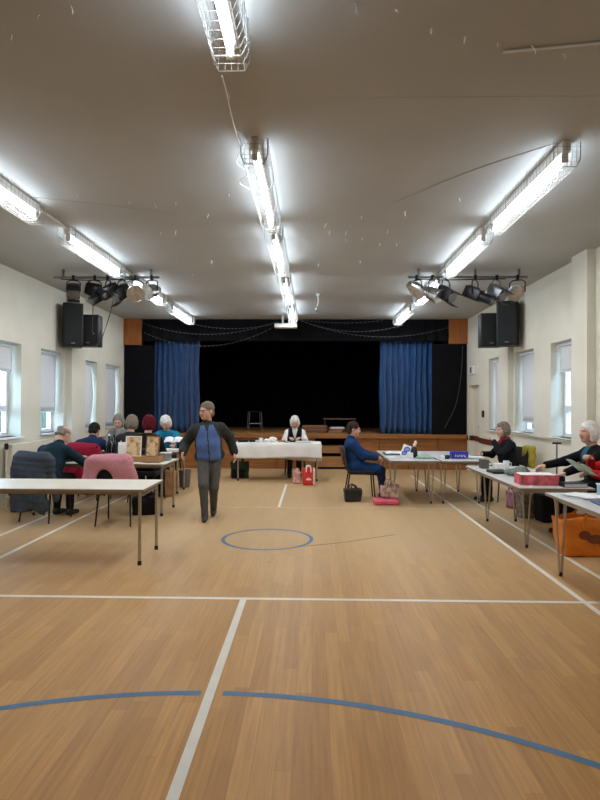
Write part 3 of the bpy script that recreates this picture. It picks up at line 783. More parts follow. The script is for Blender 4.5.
# white cloth over the stage table
def cloth():
    x0, x1, y0, y1, zt = -1.53, .16, 11.28, 11.95, .738
    dr = .29
    def P(sx, sy):
        # sx, sy run past the table edge to become drops
        x = min(max(sx, x0), x1); y = min(max(sy, y0), y1)
        ox = sx-x; oy = sy-y
        z = zt-max(0, (math.hypot(ox, oy)))*.98
        if ox or oy: z -= 0
        w = .012*math.sin(sx*17)*min(1, abs(oy)*6)
        bx = .012*(1 if ox > 0 else -1 if ox < 0 else 0); by = (.014+w)*(1 if oy > 0 else -1 if oy < 0 else 0)
        return (x+bx*min(1, abs(ox)*20)+.01*math.sin(sy*19)*min(1, abs(ox)*6), y+by*min(1, abs(oy)*20), z+.004*math.sin(sx*9+sy*6)*(1 if not (ox or oy) else 0))
    nu, nv = 60, 40
    sx0, sx1 = x0-.06, x1+.06
    def fn(u, v):
        sx = sx0+(sx1-sx0)*u
        back = .36+.10*max(0, (u-.55))*2
        sy = (y0-dr-.012*math.sin(u*7))+((y1+back)-(y0-dr))*v
        return P(sx, sy)
    o = MB().grid(fn, nu, nv).build('tablecloth', M_CLOTH, None, True, solid=.003)
    tag(o, 'white cloth draped over the table in front of the stage', 'tablecloth')
cloth()

# ------------------------------------------------------------------ chairs
M_SEAT = mat('chair_black_fabric', (26, 25, 26), .85, var=.2, vscale=40, bump=.2, bscale=200)
M_SEATB = mat('chair_brown_back', (72, 50, 36), .6, var=.15)
M_SEATR = mat('chair_red_fabric', (128, 22, 40), .85, var=.15)
def make_chair(label, loc, rz, sm=M_SEAT, bmt=None, lm=M_BLACKM, group='chairs around the folding tables'):
    t = thing('chair', label, 'chair', loc, rz, group)
    MB().rbox(-.215, .215, -.20, .22, .415, .465, .02, 3).build('seat', sm, t, True)
    def fn(u, v):
        x = -.21+.42*u; return (x, -.235-.06*v-.035*(1-(2*u-1)**2), .55+.28*v)
    MB().grid(fn, 9, 7).build('backrest', bmt or sm, t, True, solid=.03)
    for s in (-1, 1):
        MB().tube([(s*.19, .18, .42), (s*.205, .215, .0)], .0125, 8, r2=.010).build('leg', lm, t, True)
        MB().tube([(s*.19, -.18, .42), (s*.215, -.245, .0)], .0125, 8, r2=.010).build('leg', lm, t, True)
        MB().tube([(s*.195, -.17, .43), (s*.2, -.225, .47), (s*.2, -.27, .62), (s*.195, -.30, .80)], .011, 8).build('back_post', lm, t, True)
    MB().tube([(-.19, .17, .41), (.19, .17, .41)], .009, 8).tube([(-.19, -.18, .41), (.19, -.18, .41)], .009, 8).tube([(-.19, -.18, .41), (-.19, .17, .41)], .009, 8).tube([(.19, -.18, .41), (.19, .17, .41)], .009, 8).build('seat_frame', lm, t, True)
    return t
CH = [('chair under the grey quilted jacket at the left tables', (-3.43, 7.46, 0), -.22),
      ('empty chair under the pink coat', (-2.43, 7.28, 0), 0.02),
      ('red backed chair of the person in the navy jacket', (-3.55, 9.12, 0), .08),
      ('chair of the woman in grey scarf, far side of rear left table', (-3.55, 10.72, 0), PI),
      ('chair of the brown haired person seen from behind', (-2.95, 9.32, 0), 0),
      ('chair of the person with dark red hair', (-2.56, 8.98, 0), -.1),
      ('chair of the white haired reader in teal', (-2.68, 10.72, 0), PI),
      ('chair of the white haired woman at the cloth covered table', (-.38, 12.50, 0), PI),
      ('dark chair of the woman in the blue coat', (.76, 9.32, 0), -PI/2),
      ('chair of the woman in the red scarf', (3.02, 9.25, 0), 1.72),
      ('chair of the woman stretching her black sleeved arm', (3.33, 6.86, 0), PI/2),
      ('chair of the person in red at the right photo edge', (3.31, 6.22, 0), PI/2)]
for l, p, r in CH:
    if 'red backed' in l: make_chair(l, p, r, M_SEATR)
    elif 'blue coat' in l: make_chair(l, p, r, M_SEAT, M_SEATB)
    else: make_chair(l, p, r)
# metal stool on the stage
t = thing('stool', 'dark metal framed stool standing on the stage at left', 'stool', (-1.50, 15.0, ZS), .25)
MB().rbox(-.17, .17, -.15, .15, .48, .50, .01).build('seat', M_SEAT, t)
for sx in (-1, 1):
    for sy in (-1, 1): MB().tube([(sx*.15, sy*.13, .48), (sx*.175, sy*.155, 0)], .012, 8).build('leg', M_GREYM, t)
MB().tube([(-.165, -.145, .18), (.165, -.145, .18)], .009, 8).tube([(-.165, .145, .18), (.165, .145, .18)], .009, 8).build('footrest', M_GREYM, t)

# ------------------------------------------------------------------ people
M_SKIN = mat('skin', (206, 158, 134), .55, var=.06, vscale=14)
M_EYE = mat('eye_dark', (40, 30, 26), .3, var=0)
M_EYEW = mat('eye_white', (222, 216, 208), .4, var=0)
M_LIP = mat('lip', (172, 104, 92), .5, var=0)
def nrm(v): v = np.array(v, float); return v/(np.linalg.norm(v)+1e-9)
def ik(a, t, l1, l2, pole):
    a = np.array(a, float); t = np.array(t, float); d = t-a; L = np.linalg.norm(d); u = d/(L+1e-9)
    if L > (l1+l2)*.995: L = (l1+l2)*.995; t = a+u*L
    x = (l1*l1-l2*l2+L*L)/(2*L); hgt = math.sqrt(max(0, l1*l1-x*x))
    p = np.array(pole, float); p = nrm(p-u*(p@u))
    return a+u*x+p*hgt, t
def rotvec(v, axis, ang):
    axis = nrm(axis); v = np.array(v, float)
    return v*math.cos(ang)+np.cross(axis, v)*math.sin(ang)+axis*(axis@v)*(1-math.cos(ang))
def hand_prims(w, d, n, side, curl):
    d = nrm(d); n = np.array(n, float); n = nrm(n-d*(n@d)); lat = np.cross(d, n)*side   # lat points to the thumb side
    P = []; F = []
    for k, off in enumerate((.027, .009, -.009, -.026)):
        kn = w+d*(.088-.004*abs(k-1))+lat*off
        P.append(cone(w+d*.008+lat*off*.6, kn, .015, .0125))
        L = (.066, .074, .069, .054)[k]; q = kn; dd = d; ax = np.cross(d, n)
        for j, fr in enumerate((.46, .31, .23)):
            dd = rotvec(dd, ax, curl*(.7+.25*j)+.05*k)
            e = q+dd*L*fr; F.append(cone(q, e, .0092-.0011*j, .0082-.0011*j)); q = e
    b = w+d*.022+lat*.024; m = b+nrm(d*.62+lat*.62+n*.35)*.042; e = m+nrm(d*.85+lat*.25+n*.35)*.034
    F += [cone(b, m, .0125, .0105), cone(m, e, .010, .0078)]
    palm = union(P, .014)
    def f(p):
        r = palm(p); fg = F[0](p)
        for q in F[1:]: fg = np.minimum(fg, q(p))
        return smin(r, fg, .006)
    f.bb = (np.min([q.bb[0] for q in P+F], 0), np.max([q.bb[1] for q in P+F], 0))
    return f
def person(label, loc, rz, hip=(0, -.06, .555), lean=.1, side=0., twist=0., hyaw=0., hpitch=.1, rh=None, lh=None, ra=None, la=None, rpole=(1, -.6, -.8), lpole=(-1, -.6, -.8),
           feet=0.0, curl=.5, skin=M_SKIN, hair=None, hstyle='short', top=None, topmat=None, topname='jumper', hem=.02, fat=0.0, legs=None, legmat=None, legname='trousers', coatlegs=0., shoe=None,
           sleeve=0., collar=None, glasses=False, scarf=None, scale=1.0, neckf=.5, walking=False, seed=1, extra=None):
    cr, sr = math.cos(rz), math.sin(rz)
    def loc_of(p):   # world -> local
        x, y, z = (p[0]-loc[0])/scale, (p[1]-loc[1])/scale, (p[2]-loc[2])/scale
        return np.array((cr*x+sr*y, -sr*x+cr*y, z))
    T = thing('person', label, 'person', loc, rz); T.scale = (scale,)*3
    hip = np.array(hip, float)
    up = nrm((math.sin(side), math.sin(lean)*math.cos(side), math.cos(lean)*math.cos(side)))
    rx = nrm(np.array((math.cos(twist), math.sin(twist), 0))-up*(np.array((math.cos(twist), math.sin(twist), 0))@up)); fy = np.cross(up, rx)
    nb = hip+up*.46
    nd = nrm((math.sin(side)*.6, math.sin(lean*neckf+.18+.3*hpitch), math.cos(lean*neckf+.18+.3*hpitch)))
    hc = nb+nd*.19
    f = np.array((-math.sin(hyaw)*math.cos(hpitch), math.cos(hyaw)*math.cos(hpitch), -math.sin(hpitch)))
    hr = nrm(np.cross(f, (0, 0, 1))); hu = np.cross(hr, f); RH = np.stack((hr, f, hu), 1)
    SHR = nb+rx*(.158+.6*fat)-up*.075; SHL = nb-rx*(.158+.6*fat)-up*.075
    HR = hip+np.array((.085, 0, -.015)); HL = hip+np.array((-.085, 0, -.015))
    rh = loc_of(rh) if rh is not None else SHR+np.array((.08, .05, -.5)); lh = loc_of(lh) if lh is not None else SHL+np.array((-.08, .05, -.5))
    ER, rh = ik(SHR, rh, .275, .245, rpole); EL, lh = ik(SHL, lh, .275, .245, lpole)
    ra = np.array(ra if ra is not None else (.10, .34+feet, .085), float); la = np.array(la if la is not None else (-.10, .34+feet, .085), float)
    kp = (0, 1, .25)
    KR, ra = ik(HR, ra, .42, .405, kp); KL, la = ik(HL, la, .42, .405, kp)
    g = fat
    def torso(e):
        P = [ell(hip+up*.02, (.165+g+e, .115+g+e, .12+e), np.stack((rx, fy, up), 1)),
             ell(hip+up*.17+fy*.015, (.145+g+e, .108+g*1.3+e, .16+e), np.stack((rx, fy, up), 1)),
             ell(hip+up*.33+fy*.01, (.165+g*.6+e, .110+g*.6+e, .15+e), np.stack((rx, fy, up), 1)),
             cone(nb-up*.045+rx*.02, SHR, .062+e, .058+e), cone(nb-up*.045-rx*.02, SHL, .062+e, .058+e)]
        return P
    def arms(e, cut=0.):
        wr = rh-nrm(rh-ER)*cut; wl_ = lh-nrm(lh-EL)*cut
        return [[cone(SHR, ER, .052+e, .041+e), cone(ER, wr, .041+e, .028+e)], [cone(SHL, EL, .052+e, .041+e), cone(EL, wl_, .041+e, .028+e)]]
    def legsP(e):
        return [[cone(HR, KR, .083+e, .056+e), cone(KR, ra, .054+e, .034+e)], [cone(HL, KL, .083+e, .056+e), cone(KL, la, .054+e, .034+e)]]
    neck = cone(nb-up*.02, hc-f*.02-hu*.045, .056, .050)
    # body: one skin surface
    ap = arms(0); lp = legsP(0)
    bodyf = union(torso(0)+ap[0]+ap[1]+lp[0]+lp[1]+[neck], .03)
    V1, Q1 = surfnet(bodyf, bodyf.bb, .016)
    s = 1.02
    skull = union([ell((0, -.012, .032), (.076, .094, .090)), ell((0, .028, -.03), (.062, .070, .088)), ell((0, .060, -.090), (.032, .032, .028)), ell((.035, .055, -.03), (.03, .03, .035)), ell((-.035, .055, -.03), (.03, .03, .035))], .03)
    nose = union([cone((0, .090, .012), (0, .112, -.028), .009, .013), ell((.011, .100, -.032), (.010, .012, .009)), ell((-.011, .100, -.032), (.010, .012, .009))], .008)
    brow = union([cone((.012, .094, .024), (.045, .078, .022), .009, .007), cone((-.012, .094, .024), (-.045, .078, .022), .009, .007)], .01)
    ears = union([ell((.077, -.008, -.008), (.011, .026, .034)), ell((-.077, -.008, -.008), (.011, .026, .034))], .01)
    lips = union([ell((0, .091, -.058), (.023, .010, .006)), ell((0, .089, -.067), (.020, .010, .007))], .004)
    sock = [ell((.031, .100, .004), (.019, .018, .013)), ell((-.031, .100, .004), (.019, .018, .013))]
    neckl = cone((0, -.02, -.05), (0, -.022, -.12), .047, .048)
    def headf(p):
        q = ((p-hc)@RH)/s
        d = smin(skull(q), nose(q), .012); d = smin(d, brow(q), .012); d = smin(d, ears(q), .008); d = smin(d, lips(q), .006)
        for k in sock: d = smax(d, -k(q), .01)
        return smin(d, neckl(q), .03)*s
    V2, Q2 = surfnet(headf, (hc-.18, hc+.17), .0068)
    def headmi(c):
        q = ((c-hc)@RH)/s
        return np.where(lips(q) < .003, 1, 0)
    hm = [hand_prims(rh, nrm(rh-ER)*.6+np.array((0, .25, -.1 if not walking else -.3)), (0, 0, -1) if not walking else (-1, .1, 0), 1, curl), hand_prims(lh, nrm(lh-EL)*.6+np.array((0, .25, -.1 if not walking else -.3)), (0, 0, -1) if not walking else (1, .1, 0), -1, curl)]
    mb = MB()
    mb.add(V1.tolist(), Q1.tolist(), 0)
    mi2 = headmi(V2[Q2].mean(1)); o = len(mb.v); mb.v += V2.tolist(); mb.f += [tuple(int(i)+o for i in q) for q in Q2]; mb.mi += [int(i) for i in mi2]
    for fn in hm:
        V3, Q3 = surfnet(fn, fn.bb, .0048); mb.add(V3.tolist(), Q3.tolist(), 0)
    MH = Matrix.Translation(Vector(hc)) @ Matrix(RH.tolist()).to_4x4()
    for sx in (-1, 1):
        mb.ball((sx*.029, .074, .004), .0125, 6, 3, MH); mb.ball((sx*.029, .083, .004), (.0058, .005, .0058), 5, 2, MH)
    body = mb.build('body', [skin, M_LIP, M_EYE, M_EYEW], T, True)
    body.data.polygons.foreach_set('use_smooth', [True]*len(body.data.polygons))
    # hair
    if hair is not None:
        amp = .004 if hstyle != 'wavy' else .009
        base = union([ell((0, -.020, .042), (.088, .104, .094)), ell((0, -.062, -.04), (.070, .045, .065))], .02)
        if hstyle in ('bob', 'wavy'): base = union([base, ell((0, -.035, -.02), (.095, .088, .105)), ell((.07, -.005, -.03), (.026, .05, .075)), ell((-.07, -.005, -.03), (.026, .05, .075))], .03)
        elif hstyle == 'bun': base = union([base, ell((0, -.11, .0), (.035, .035, .035))], .02)
        elif hstyle == 'hat': base = union([ell((0, -.016, .052), (.098, .112, .105)), ell((0, -.03, -.01), (.097, .098, .07))], .02)
        face = ell((0, .104, -.046), (.069, .085, .106)); 
        def hairf(p):
            q = ((p-hc)@RH)/s
            d = base(q)+amp*np.sin(70*q[..., 0]+4*np.sin(50*q[..., 2]))*np.sin(60*q[..., 2]+30*q[..., 1])+amp*.6*np.sin(120*q[..., 1])*np.sin(110*q[..., 0])
            d = smax(d, -face(q), .012)
            if hstyle == 'short': d = smax(d, -(q[..., 2]+.085-.35*np.maximum(0, q[..., 1]+.03)*-1), .015)
            if hstyle == 'bald':
                d = smax(d, q[..., 2]-.055, .01); d = smax(d, -(q[..., 2]+.05), .01); d = smax(d, q[..., 1]-.02, .01)
            if hstyle == 'hat': d = smax(d, -(q[..., 2]-.005+.08*np.maximum(0, -q[..., 1])*-1), .01)
            return d*s
        soft('hat' if hstyle == 'hat' else 'hair', hairf, .0075, hair, T, (hc-.18, hc+.185))
    # top garment
    e = .014
    tp = union(torso(e), .04); A = arms(e+.002+sleeve, .015); aR, aL = union(A[0], .02), union(A[1], .02)
    Lg = legsP(e)
    extras = []
    if coatlegs > 0:
        for a_, k_ in ((HR, KR), (HL, KL)):
            extras.append(cone(a_, a_+(k_-a_)*coatlegs, .083+e+.012, .066+e+.014))
        extras.append(cone(hip, (HR+HL)/2+((KR+KL)/2-(HR+HL)/2)*coatlegs, .10, .075))
    col = cone(nb-up*.03, nb+nd*.045, .078, .066) if collar else None
    def topf(p):
        d = smax(tp(p), -((p-hip)@up+hem), .01)
        if extras:
            for q in extras: d = smin(d, q(p), .03)
        d = smin(d, aR(p), .03); d = smin(d, aL(p), .03)
        if col is not None: d = smin(d, col(p), .015)
        return d+folds(p, .0035, 1, seed)
    bb = (np.min([tp.bb[0], aR.bb[0], aL.bb[0]]+[q.bb[0] for q in extras], 0)-.02, np.max([tp.bb[1], aR.bb[1], aL.bb[1]]+[q.bb[1] for q in extras], 0)+.03)
    soft(topname, topf, .012, top, T, bb, topmat and (lambda c: topmat(c, hip, up, rx, fy, nb)))
    lg = union([ell(hip+up*.01, (.168+g, .12+g, .115), np.stack((rx, fy, up), 1))]+Lg[0], .03); lg2 = union(Lg[1], .02)
    def legf(p):
        d = smin(lg(p), lg2(p), .02)
        return d+folds(p, .003, 1.2, seed+3)
    soft(legname, legf, .013, legs, T, (np.minimum(lg.bb[0], lg2.bb[0])-.02, np.maximum(lg.bb[1], lg2.bb[1])+.02))
    for a_, k_, lift in ((ra, KR, 0), (la, KL, 0)):
        z0 = a_[2]-.085
        tilt = -.5*max(0, z0)*3
        def sf(p, a_=a_, z0=z0):
            q = p-a_
            d = union([ell((0, -.015, -.045), (.040, .058, .045)), cone((0, .02, -.050), (0, .155, -.060), .042, .030), ell((0, .0, -.01), (.040, .045, .05))], .03)(q)
            return smax(d, -(q[..., 2]+.083), .006)
        soft('shoe', sf, .009, shoe or M_BLACKP, T, (a_+np.array((-.07, -.10, -.10)), a_+np.array((.07, .22, .06))))
    if scarf is not None:
        sc = union([ell(nb+nd*.03, (.092, .088, .05)), cone(nb+fy*.09+nd*.0, nb+fy*.125-up*.16+rx*.03, .04, .035)], .03)
        soft('scarf', lambda p: sc(p)+folds(p, .006, 1.6, 4), .011, scarf, T, (sc.bb[0]-.02, sc.bb[1]+.02))
    if glasses:
        gb = MB()
        for sx in (-1, 1):
            gb.tube([MH @ Vector((sx*.031+.022*math.cos(a), .103, .002+.017*math.sin(a))) for a in np.linspace(0, 2*PI, 15)[:-1]], .0022, 5, closed=True)
            gb.tube([MH @ Vector((sx*.052, .10, .006)), MH @ Vector((sx*.078, .0, .01))], .002, 5)
        gb.tube([MH @ Vector((-.009, .106, .004)), MH @ Vector((.009, .106, .004))], .002, 5)
        gb.build('glasses', M_BLACKP, T, True)
    return T
def fab(n, rgb, **k): return mat(n, rgb, .9, var=k.get('var', .15), vscale=k.get('vs', 25), bump=.25, bscale=k.get('bs', 120), spec=.2)
HW = fab('white_hair', (222, 218, 212)); HG = fab('grey_hair', (138, 130, 120)); HBR = fab('brown_hair', (58, 42, 34)); HGB = fab('grey_brown_hair', (126, 112, 96)); HB = fab('dark_hair', (34, 29, 27)); HBL = fab('blond_hair', (206, 186, 150))
DK = fab('dark_trousers', (26, 26, 30)); GREY = fab('grey_trousers', (86, 84, 80)); DEN = fab('denim', (34, 46, 66)); 

def fleece(c, hip, up, rx, fy, nb):
    q = c-hip; x = q@rx; z = q@up; y = q@fy
    lim = np.where(z < .27, .165, .165-.42*(z-.27))
    blue = (np.abs(x) < lim+.0) & (z < .455) & (z > -.05) & (y > -.01)
    blue &= ~((z > .38) & (np.abs(x) < .012+.30*(z-.38)))
    zip_ = (np.abs(x+.005) < .007)
    return np.where(blue & ~zip_, 1, 0)
person('person in blue and dark grey fleece striding across the open floor', (-1.36, 7.66, 0), PI+.12, hip=(0, 0, .86), lean=.06, side=.07, hyaw=-.75, hpitch=.08,
       rh=(-1.68, 7.50, .86), lh=(-1.06, 7.86, .84), ra=(.05, .20, .085), la=(-.05, -.17, .10), rpole=(.25, -1, 0), lpole=(-.35, -1, 0), curl=.35, hair=HGB, hstyle='short',
       top=[fab('fleece_dark', (52, 52, 50)), fab('fleece_blue', (84, 108, 158), var=.08)], topmat=fleece, topname='fleece_jacket', sleeve=.016, hem=.08, fat=.034, legs=GREY, collar=True, scale=.935, walking=True, shoe=mat('walking_shoe', (44, 38, 36), .6), glasses=True, seed=2)
TEALD = fab('dark_teal_jumper', (22, 42, 52))
person('balding man in dark teal jumper bent over the left table', (-3.43, 7.46, 0), -.22, lean=.62, hpitch=.75, hyaw=-.2, rh=(-2.98, 7.86, .76), lh=(-3.22, 7.98, .76), hair=HG, hstyle='bald', top=TEALD, legs=DK, fat=.03, collar=True, seed=3)
NAVY = fab('navy_jacket', (27, 40, 70))
person('dark haired person in navy jacket hunched with back to camera', (-3.57, 9.14, 0), .06, lean=.72, hpitch=.6, rh=(-3.38, 9.64, .77), lh=(-3.76, 9.64, .77), hair=HB, hstyle='short', top=NAVY, topname='jacket', legs=DK, fat=.035, collar=True, seed=4)
person('grey haired woman in glasses and grey scarf facing the camera', (-3.55, 10.70, 0), PI, lean=.25, hpitch=.35, rh=(-3.72, 10.15, .77), lh=(-3.4, 10.12, .77), hair=HG, hstyle='bob', top=fab('grey_cardigan', (120, 116, 112)), topname='cardigan', legs=DK, scarf=fab('grey_scarf', (150, 146, 142)), glasses=True, seed=5)
person('brown haired person seen from behind, left of the dark red hair', (-2.95, 9.34, 0), 0, lean=.22, hpitch=.3, rh=(-2.82, 9.78, .77), lh=(-3.1, 9.78, .77), hair=HGB, hstyle='bob', top=fab('charcoal_top', (46, 44, 46)), legs=DK, seed=6)
person('person with dark red hair seated behind the framed pictures', (-2.56, 8.98, 0), -.1, lean=.16, hpitch=.15, rh=(-2.42, 9.3, .66), lh=(-2.66, 9.32, .66), hair=fab('dark_red_hair', (88, 16, 26)), hstyle='bob', top=fab('black_coat', (20, 20, 22)), topname='coat', legs=DK, scale=1.0, seed=7)
person('white haired woman in teal jumper reading at rear left table', (-2.67, 10.70, 0), PI, lean=.32, hpitch=.75, rh=(-2.68, 10.15, .79), lh=(-2.42, 10.12, .80), hair=HW, hstyle='bob', top=fab('teal_jumper', (22, 118, 150)), legs=DK, seed=8)
def vest(c, hip, up, rx, fy, nb):
    q = c-hip; x = q@rx; z = q@up; y = q@fy
    blk = (np.abs(x) < .150) & (z < .52)
    v = (y > .03) & (np.abs(x) < .26*(z-.27)) & (z > .27)
    return np.where(blk & ~v, 1, 0)
person('white haired woman in black waistcoat behind the white cloth table', (-.38, 12.47, 0), PI, lean=.36, hpitch=.45, rh=(-.47, 11.98, .80), lh=(-.27, 11.98, .80), feet=.22, hair=HW, hstyle='wavy', top=[fab('white_shirt', (228, 226, 222), var=.05), fab('black_waistcoat', (22, 22, 24))], topmat=vest, topname='shirt_and_waistcoat', legs=DK, scale=.97, collar=True, glasses=True, seed=9)
person('dark haired woman in long blue coat seated side on', (.75, 9.32, 0), -PI/2, lean=-.24, hpitch=.12, neckf=-.5, sleeve=.012, rh=(1.00, 9.22, .66), lh=(1.02, 9.40, .66), feet=.06, hair=HBR, hstyle='short', top=fab('blue_coat', (22, 54, 98)), topname='coat', coatlegs=.85, legs=DEN, collar=True, fat=.03, scale=.93, seed=10, hem=.08)
RS = fab('red_scarf', (132, 40, 44), vs=40)
person('woman in black coat and red scarf raising a hand to her face', (3.04, 9.25, 0), 1.72, lean=.14, hpitch=.15, hyaw=.15, rh=(2.72, 9.42, .72), lh=(2.80, 9.10, .94), lpole=(-.6, -.2, -1), hair=HGB, hstyle='wavy', top=fab('black_coat2', (22, 22, 24)), topname='coat', legs=DK, scarf=RS, scale=.93, fat=.02, curl=.9, seed=11)
def tealv(c, hip, up, rx, fy, nb):
    q = c-hip; x = q@rx; z = q@up; y = q@fy
    return np.where((y > .03) & (np.abs(x) < .02+.09*(z-.12)) & (z > .12), 1, 0)
person('white haired woman in black stretching her arm across the long right table', (3.30, 6.86, 0), PI/2+.05, lean=.22, side=.0, hpitch=.0, hyaw=.25, rh=(2.60, 7.0, .735), lh=(2.78, 6.55, .735), lpole=(-.8, -.6, -.3), rpole=(.2, -.3, -1), hair=HW, hstyle='bob', top=[fab('black_coat3', (16, 16, 18)), fab('teal_top', (40, 98, 118))], topmat=tealv, topname='jacket', legs=DK, coatlegs=.7, scale=1.0, fat=.02, collar=False, curl=.25, seed=12)
person('person in red jumper partly cut by the right photo edge', (3.33, 6.24, 0), PI/2, lean=.26, hpitch=.45, rh=(2.98, 6.34, .93), lh=(2.90, 6.12, .79), hair=HBL, hstyle='bob', top=fab('red_jumper', (186, 30, 36)), legs=DK, scale=.97, curl=.8, seed=13)

# ------------------------------------------------------------------ coats on chair backs
def coat(label, loc, rz, m, w, zb, quilt=0., seed=1, sl=.0, open_=None, name='coat'):
    def base(p):
        x, y, z = p[..., 0], p[..., 1], p[..., 2]
        d = union([rboxf((0, -.31, (zb+.86)/2), (w, .055, (.86-zb)/2), .05), cone((-w+.06, -.27, .82), (w-.06, -.27, .82), .075, .075),
                   rboxf((0, -.20, .70), (w-.05, .04, .15), .035),
                   cone((w-.02, -.27, .78), (w+.05+sl, -.25, .34), .068, .05), cone((-w+.02, -.27, .78), (-w-.05-sl, -.25, .36), .068, .05)], .035)(p)
        d = d+folds(p, .014, .7, seed)+.010*np.sin(x*42+2*np.sin(z*5)+seed)*np.clip((.8-z)*3, 0, 1)
        flare = .05*np.maximum(0, .6-z)
        d = d-flare*.6
        if quilt: d = d+quilt*np.abs(np.sin(z*PI/.075+.5*np.sin(x*7)))
        d = smax(d, -rboxf((0, -.255-.04, .42), (.235, .035, .42), .01)(p), .008)      # hollow for the chair back
        d = smax(d, (zb+.05*np.sin(x*11+seed)+.03*np.sin(x*23))-z, .01)
        if open_: d = smax(d, -ell(*open_)(p), .02)
        return d
    t = soft(name, base, .013, m, None, (np.array([-w-.2, -.48, zb-.08]), np.array([w+.2, -.10, .95])))
    t.location = loc; t.rotation_euler = (0, 0, rz)
    tag(t, label, 'coat'); return t
coat('grey quilted jacket hung over the chair of the balding man', (-3.43, 7.46, 0), -.22, fab('grey_quilt', (66, 72, 82), var=.1), .25, .13, .008, 2, .03, name='quilted_jacket')
coat('pink coat hung over the empty chair beside the left tables', (-2.46, 7.28, -.004), .02, fab('pink_wool', (196, 134, 142), var=.1), .25, .46, .0, 5, .04, ((-.04, -.36, .56), (.10, .2, .15)))
coat('dark red coat over chair behind the navy jacketed person', (-3.55, 9.12, 0), .08, fab('red_wool', (140, 22, 46)), .23, .26, 0, 7, .0)

# ------------------------------------------------------------------ things on the tables
def B(name, label, cat, loc, rz, w, d, h, m, r=.006, group=None):
    o = MB().rbox(-w/2, w/2, -d/2, d/2, 0, h, r).build(name, m)
    o.location = loc; o.rotation_euler = (0, 0, rz); return tag(o, label, cat, group)
def sheets(name, label, cat, loc, rz, n, w=.21, d=.30):
    r = random.Random(len(label)); mb = MB()
    for k in range(n):
        M = Matrix.Rotation(r.uniform(-.35, .35), 4, 'Z')
        mb.box(-w/2+r.uniform(-.02, .02), w/2, -d/2, d/2+r.uniform(-.02, .02), .0015+k*.003, .0035+k*.003, M=M)
    o = mb.build(name, M_PAPER); o.location = loc; o.rotation_euler = (0, 0, rz); return tag(o, label, cat)
def cup(label, loc, m, r=.04, h=.095, name='mug', cat='cup', handle=True):
    t = thing(name, label, cat, loc)
    MB().lathe([(r*.8, 0), (r, .01), (r, h), (r-.004, h), (r-.006, .012)], 18).build('cup_body', m, t, True)
    if handle: MB().tube([(r, 0, h*.8), (r+.025, 0, h*.72), (r+.027, 0, h*.4), (r, 0, h*.25)], .005, 6).build('handle', m, t, True)
    return t
def bottle(label, loc, m, cap, h=.30, r=.036):
    t = thing('bottle', label, 'bottle', loc)
    MB().lathe([(r*.9, 0), (r, .008), (r, h*.58), (r*.8, h*.68), (r*.36, h*.76), (r*.33, h*.93)], 18).build('bottle_body', m, t, True)
    MB().lathe([(r*.40, h*.92), (r*.42, h), (r*.3, h)], 14).build('cap', cap, t, True)
    return t
M_GLASSD = mat('dark_bottle', (20, 24, 22), .15, var=0)
M_FRAMEW = mat('picture_frame_white', (232, 226, 214), .5, var=.02)
M_WALNUT = mat('frame_brown', (122, 84, 52), .5, var=.15)
def art_mat():
    m = bpy.data.materials.new('brown_study_print'); m.use_nodes = True
    nt = m.node_tree; b = nt.nodes['Principled BSDF']; tc = nt.nodes.new('ShaderNodeTexCoord')
    n = nt.nodes.new('ShaderNodeTexNoise'); n.inputs['Scale'].default_value = 9; n.inputs['Detail'].default_value = 2; n.inputs['Distortion'].default_value = .8
    r = nt.nodes.new('ShaderNodeValToRGB'); e = r.color_ramp.elements
    e[0].position = .32; e[0].color = lin((84, 56, 38))+(1,); e[1].position = .52; e[1].color = lin((222, 196, 152))+(1,)
    x = e.new(.40); x.color = lin((196, 150, 100))+(1,)
    nt.links.new(tc.outputs['Object'], n.inputs['Vector']); nt.links.new(n.outputs['Fac'], r.inputs['Fac']); nt.links.new(r.outputs['Color'], b.inputs['Base Color'])
    return m
M_ART = art_mat()
def picture(label, loc, rz, w, h, fm):
    t = thing('picture', label, 'picture', loc, rz)
    M = Matrix.Rotation(-.22, 4, 'X'); f = .014
    mb = MB()
    for a in ((-w/2, w/2, -.008, .012, 0, f), (-w/2, w/2, -.008, .012, h-f, h), (-w/2, -w/2+f, -.008, .012, f, h-f), (w/2-f, w/2, -.008, .012, f, h-f)): mb.box(*a, M=M)
    mb.build('frame', fm, t); MB().box(-w/2+f, w/2-f, .0, .008, f, h-f, M=M).build('print', M_ART, t)
    MB().box(-.03, .03, .012, .018, 0, h*.75, M=M).build('stand_leg', M_BLACKP, t)
# middle left table
zl = .701
t = thing('tray', 'brown wooden box under the two pictures', 'box', (-2.33, 7.93, zl), .03)
MB().box(-.26, .26, -.13, .13, 0, .012).build('base', M_WALNUT, t)
MB().box(-.26, .26, -.13, -.118, .012, .085).build('front_panel', M_CARD, t); MB().box(-.26, .26, .118, .13, .012, .085).build('rear_panel', M_CARD, t)
MB().box(-.26, -.248, -.118, .118, .012, .085).build('side_panel', M_CARD, t); MB().box(.248, .26, -.118, .118, .012, .085).build('side_panel', M_CARD, t)
MB().box(-.248, .248, -.118, .118, .062, .068).build('lid', M_CARD, t)
picture('white framed brown print standing on the brown box', (-2.46, 7.93, .77), .10, .215, .285, M_FRAMEW)
picture('narrow brown framed print beside the white framed one', (-2.20, 7.93, .77), -.08, .19, .29, M_WALNUT)
bottle('dark bottle on the left table, further from the pictures', (-2.86, 8.12, zl), M_GLASSD, M_PAPER, .37, .038)
bottle('dark bottle on the left table, nearer the white carton', (-2.75, 8.02, zl), M_GLASSD, M_BLACKP, .36, .04)
bottle('slim pale bottle between dark bottles and white carton', (-2.69, 8.12, zl), mat('pale_bottle', (208, 200, 190), .3, var=0), M_BLACKP, .30, .022)
t = thing('carton', 'white carton left of the white framed print', 'box', (-2.62, 7.96, zl), .2)
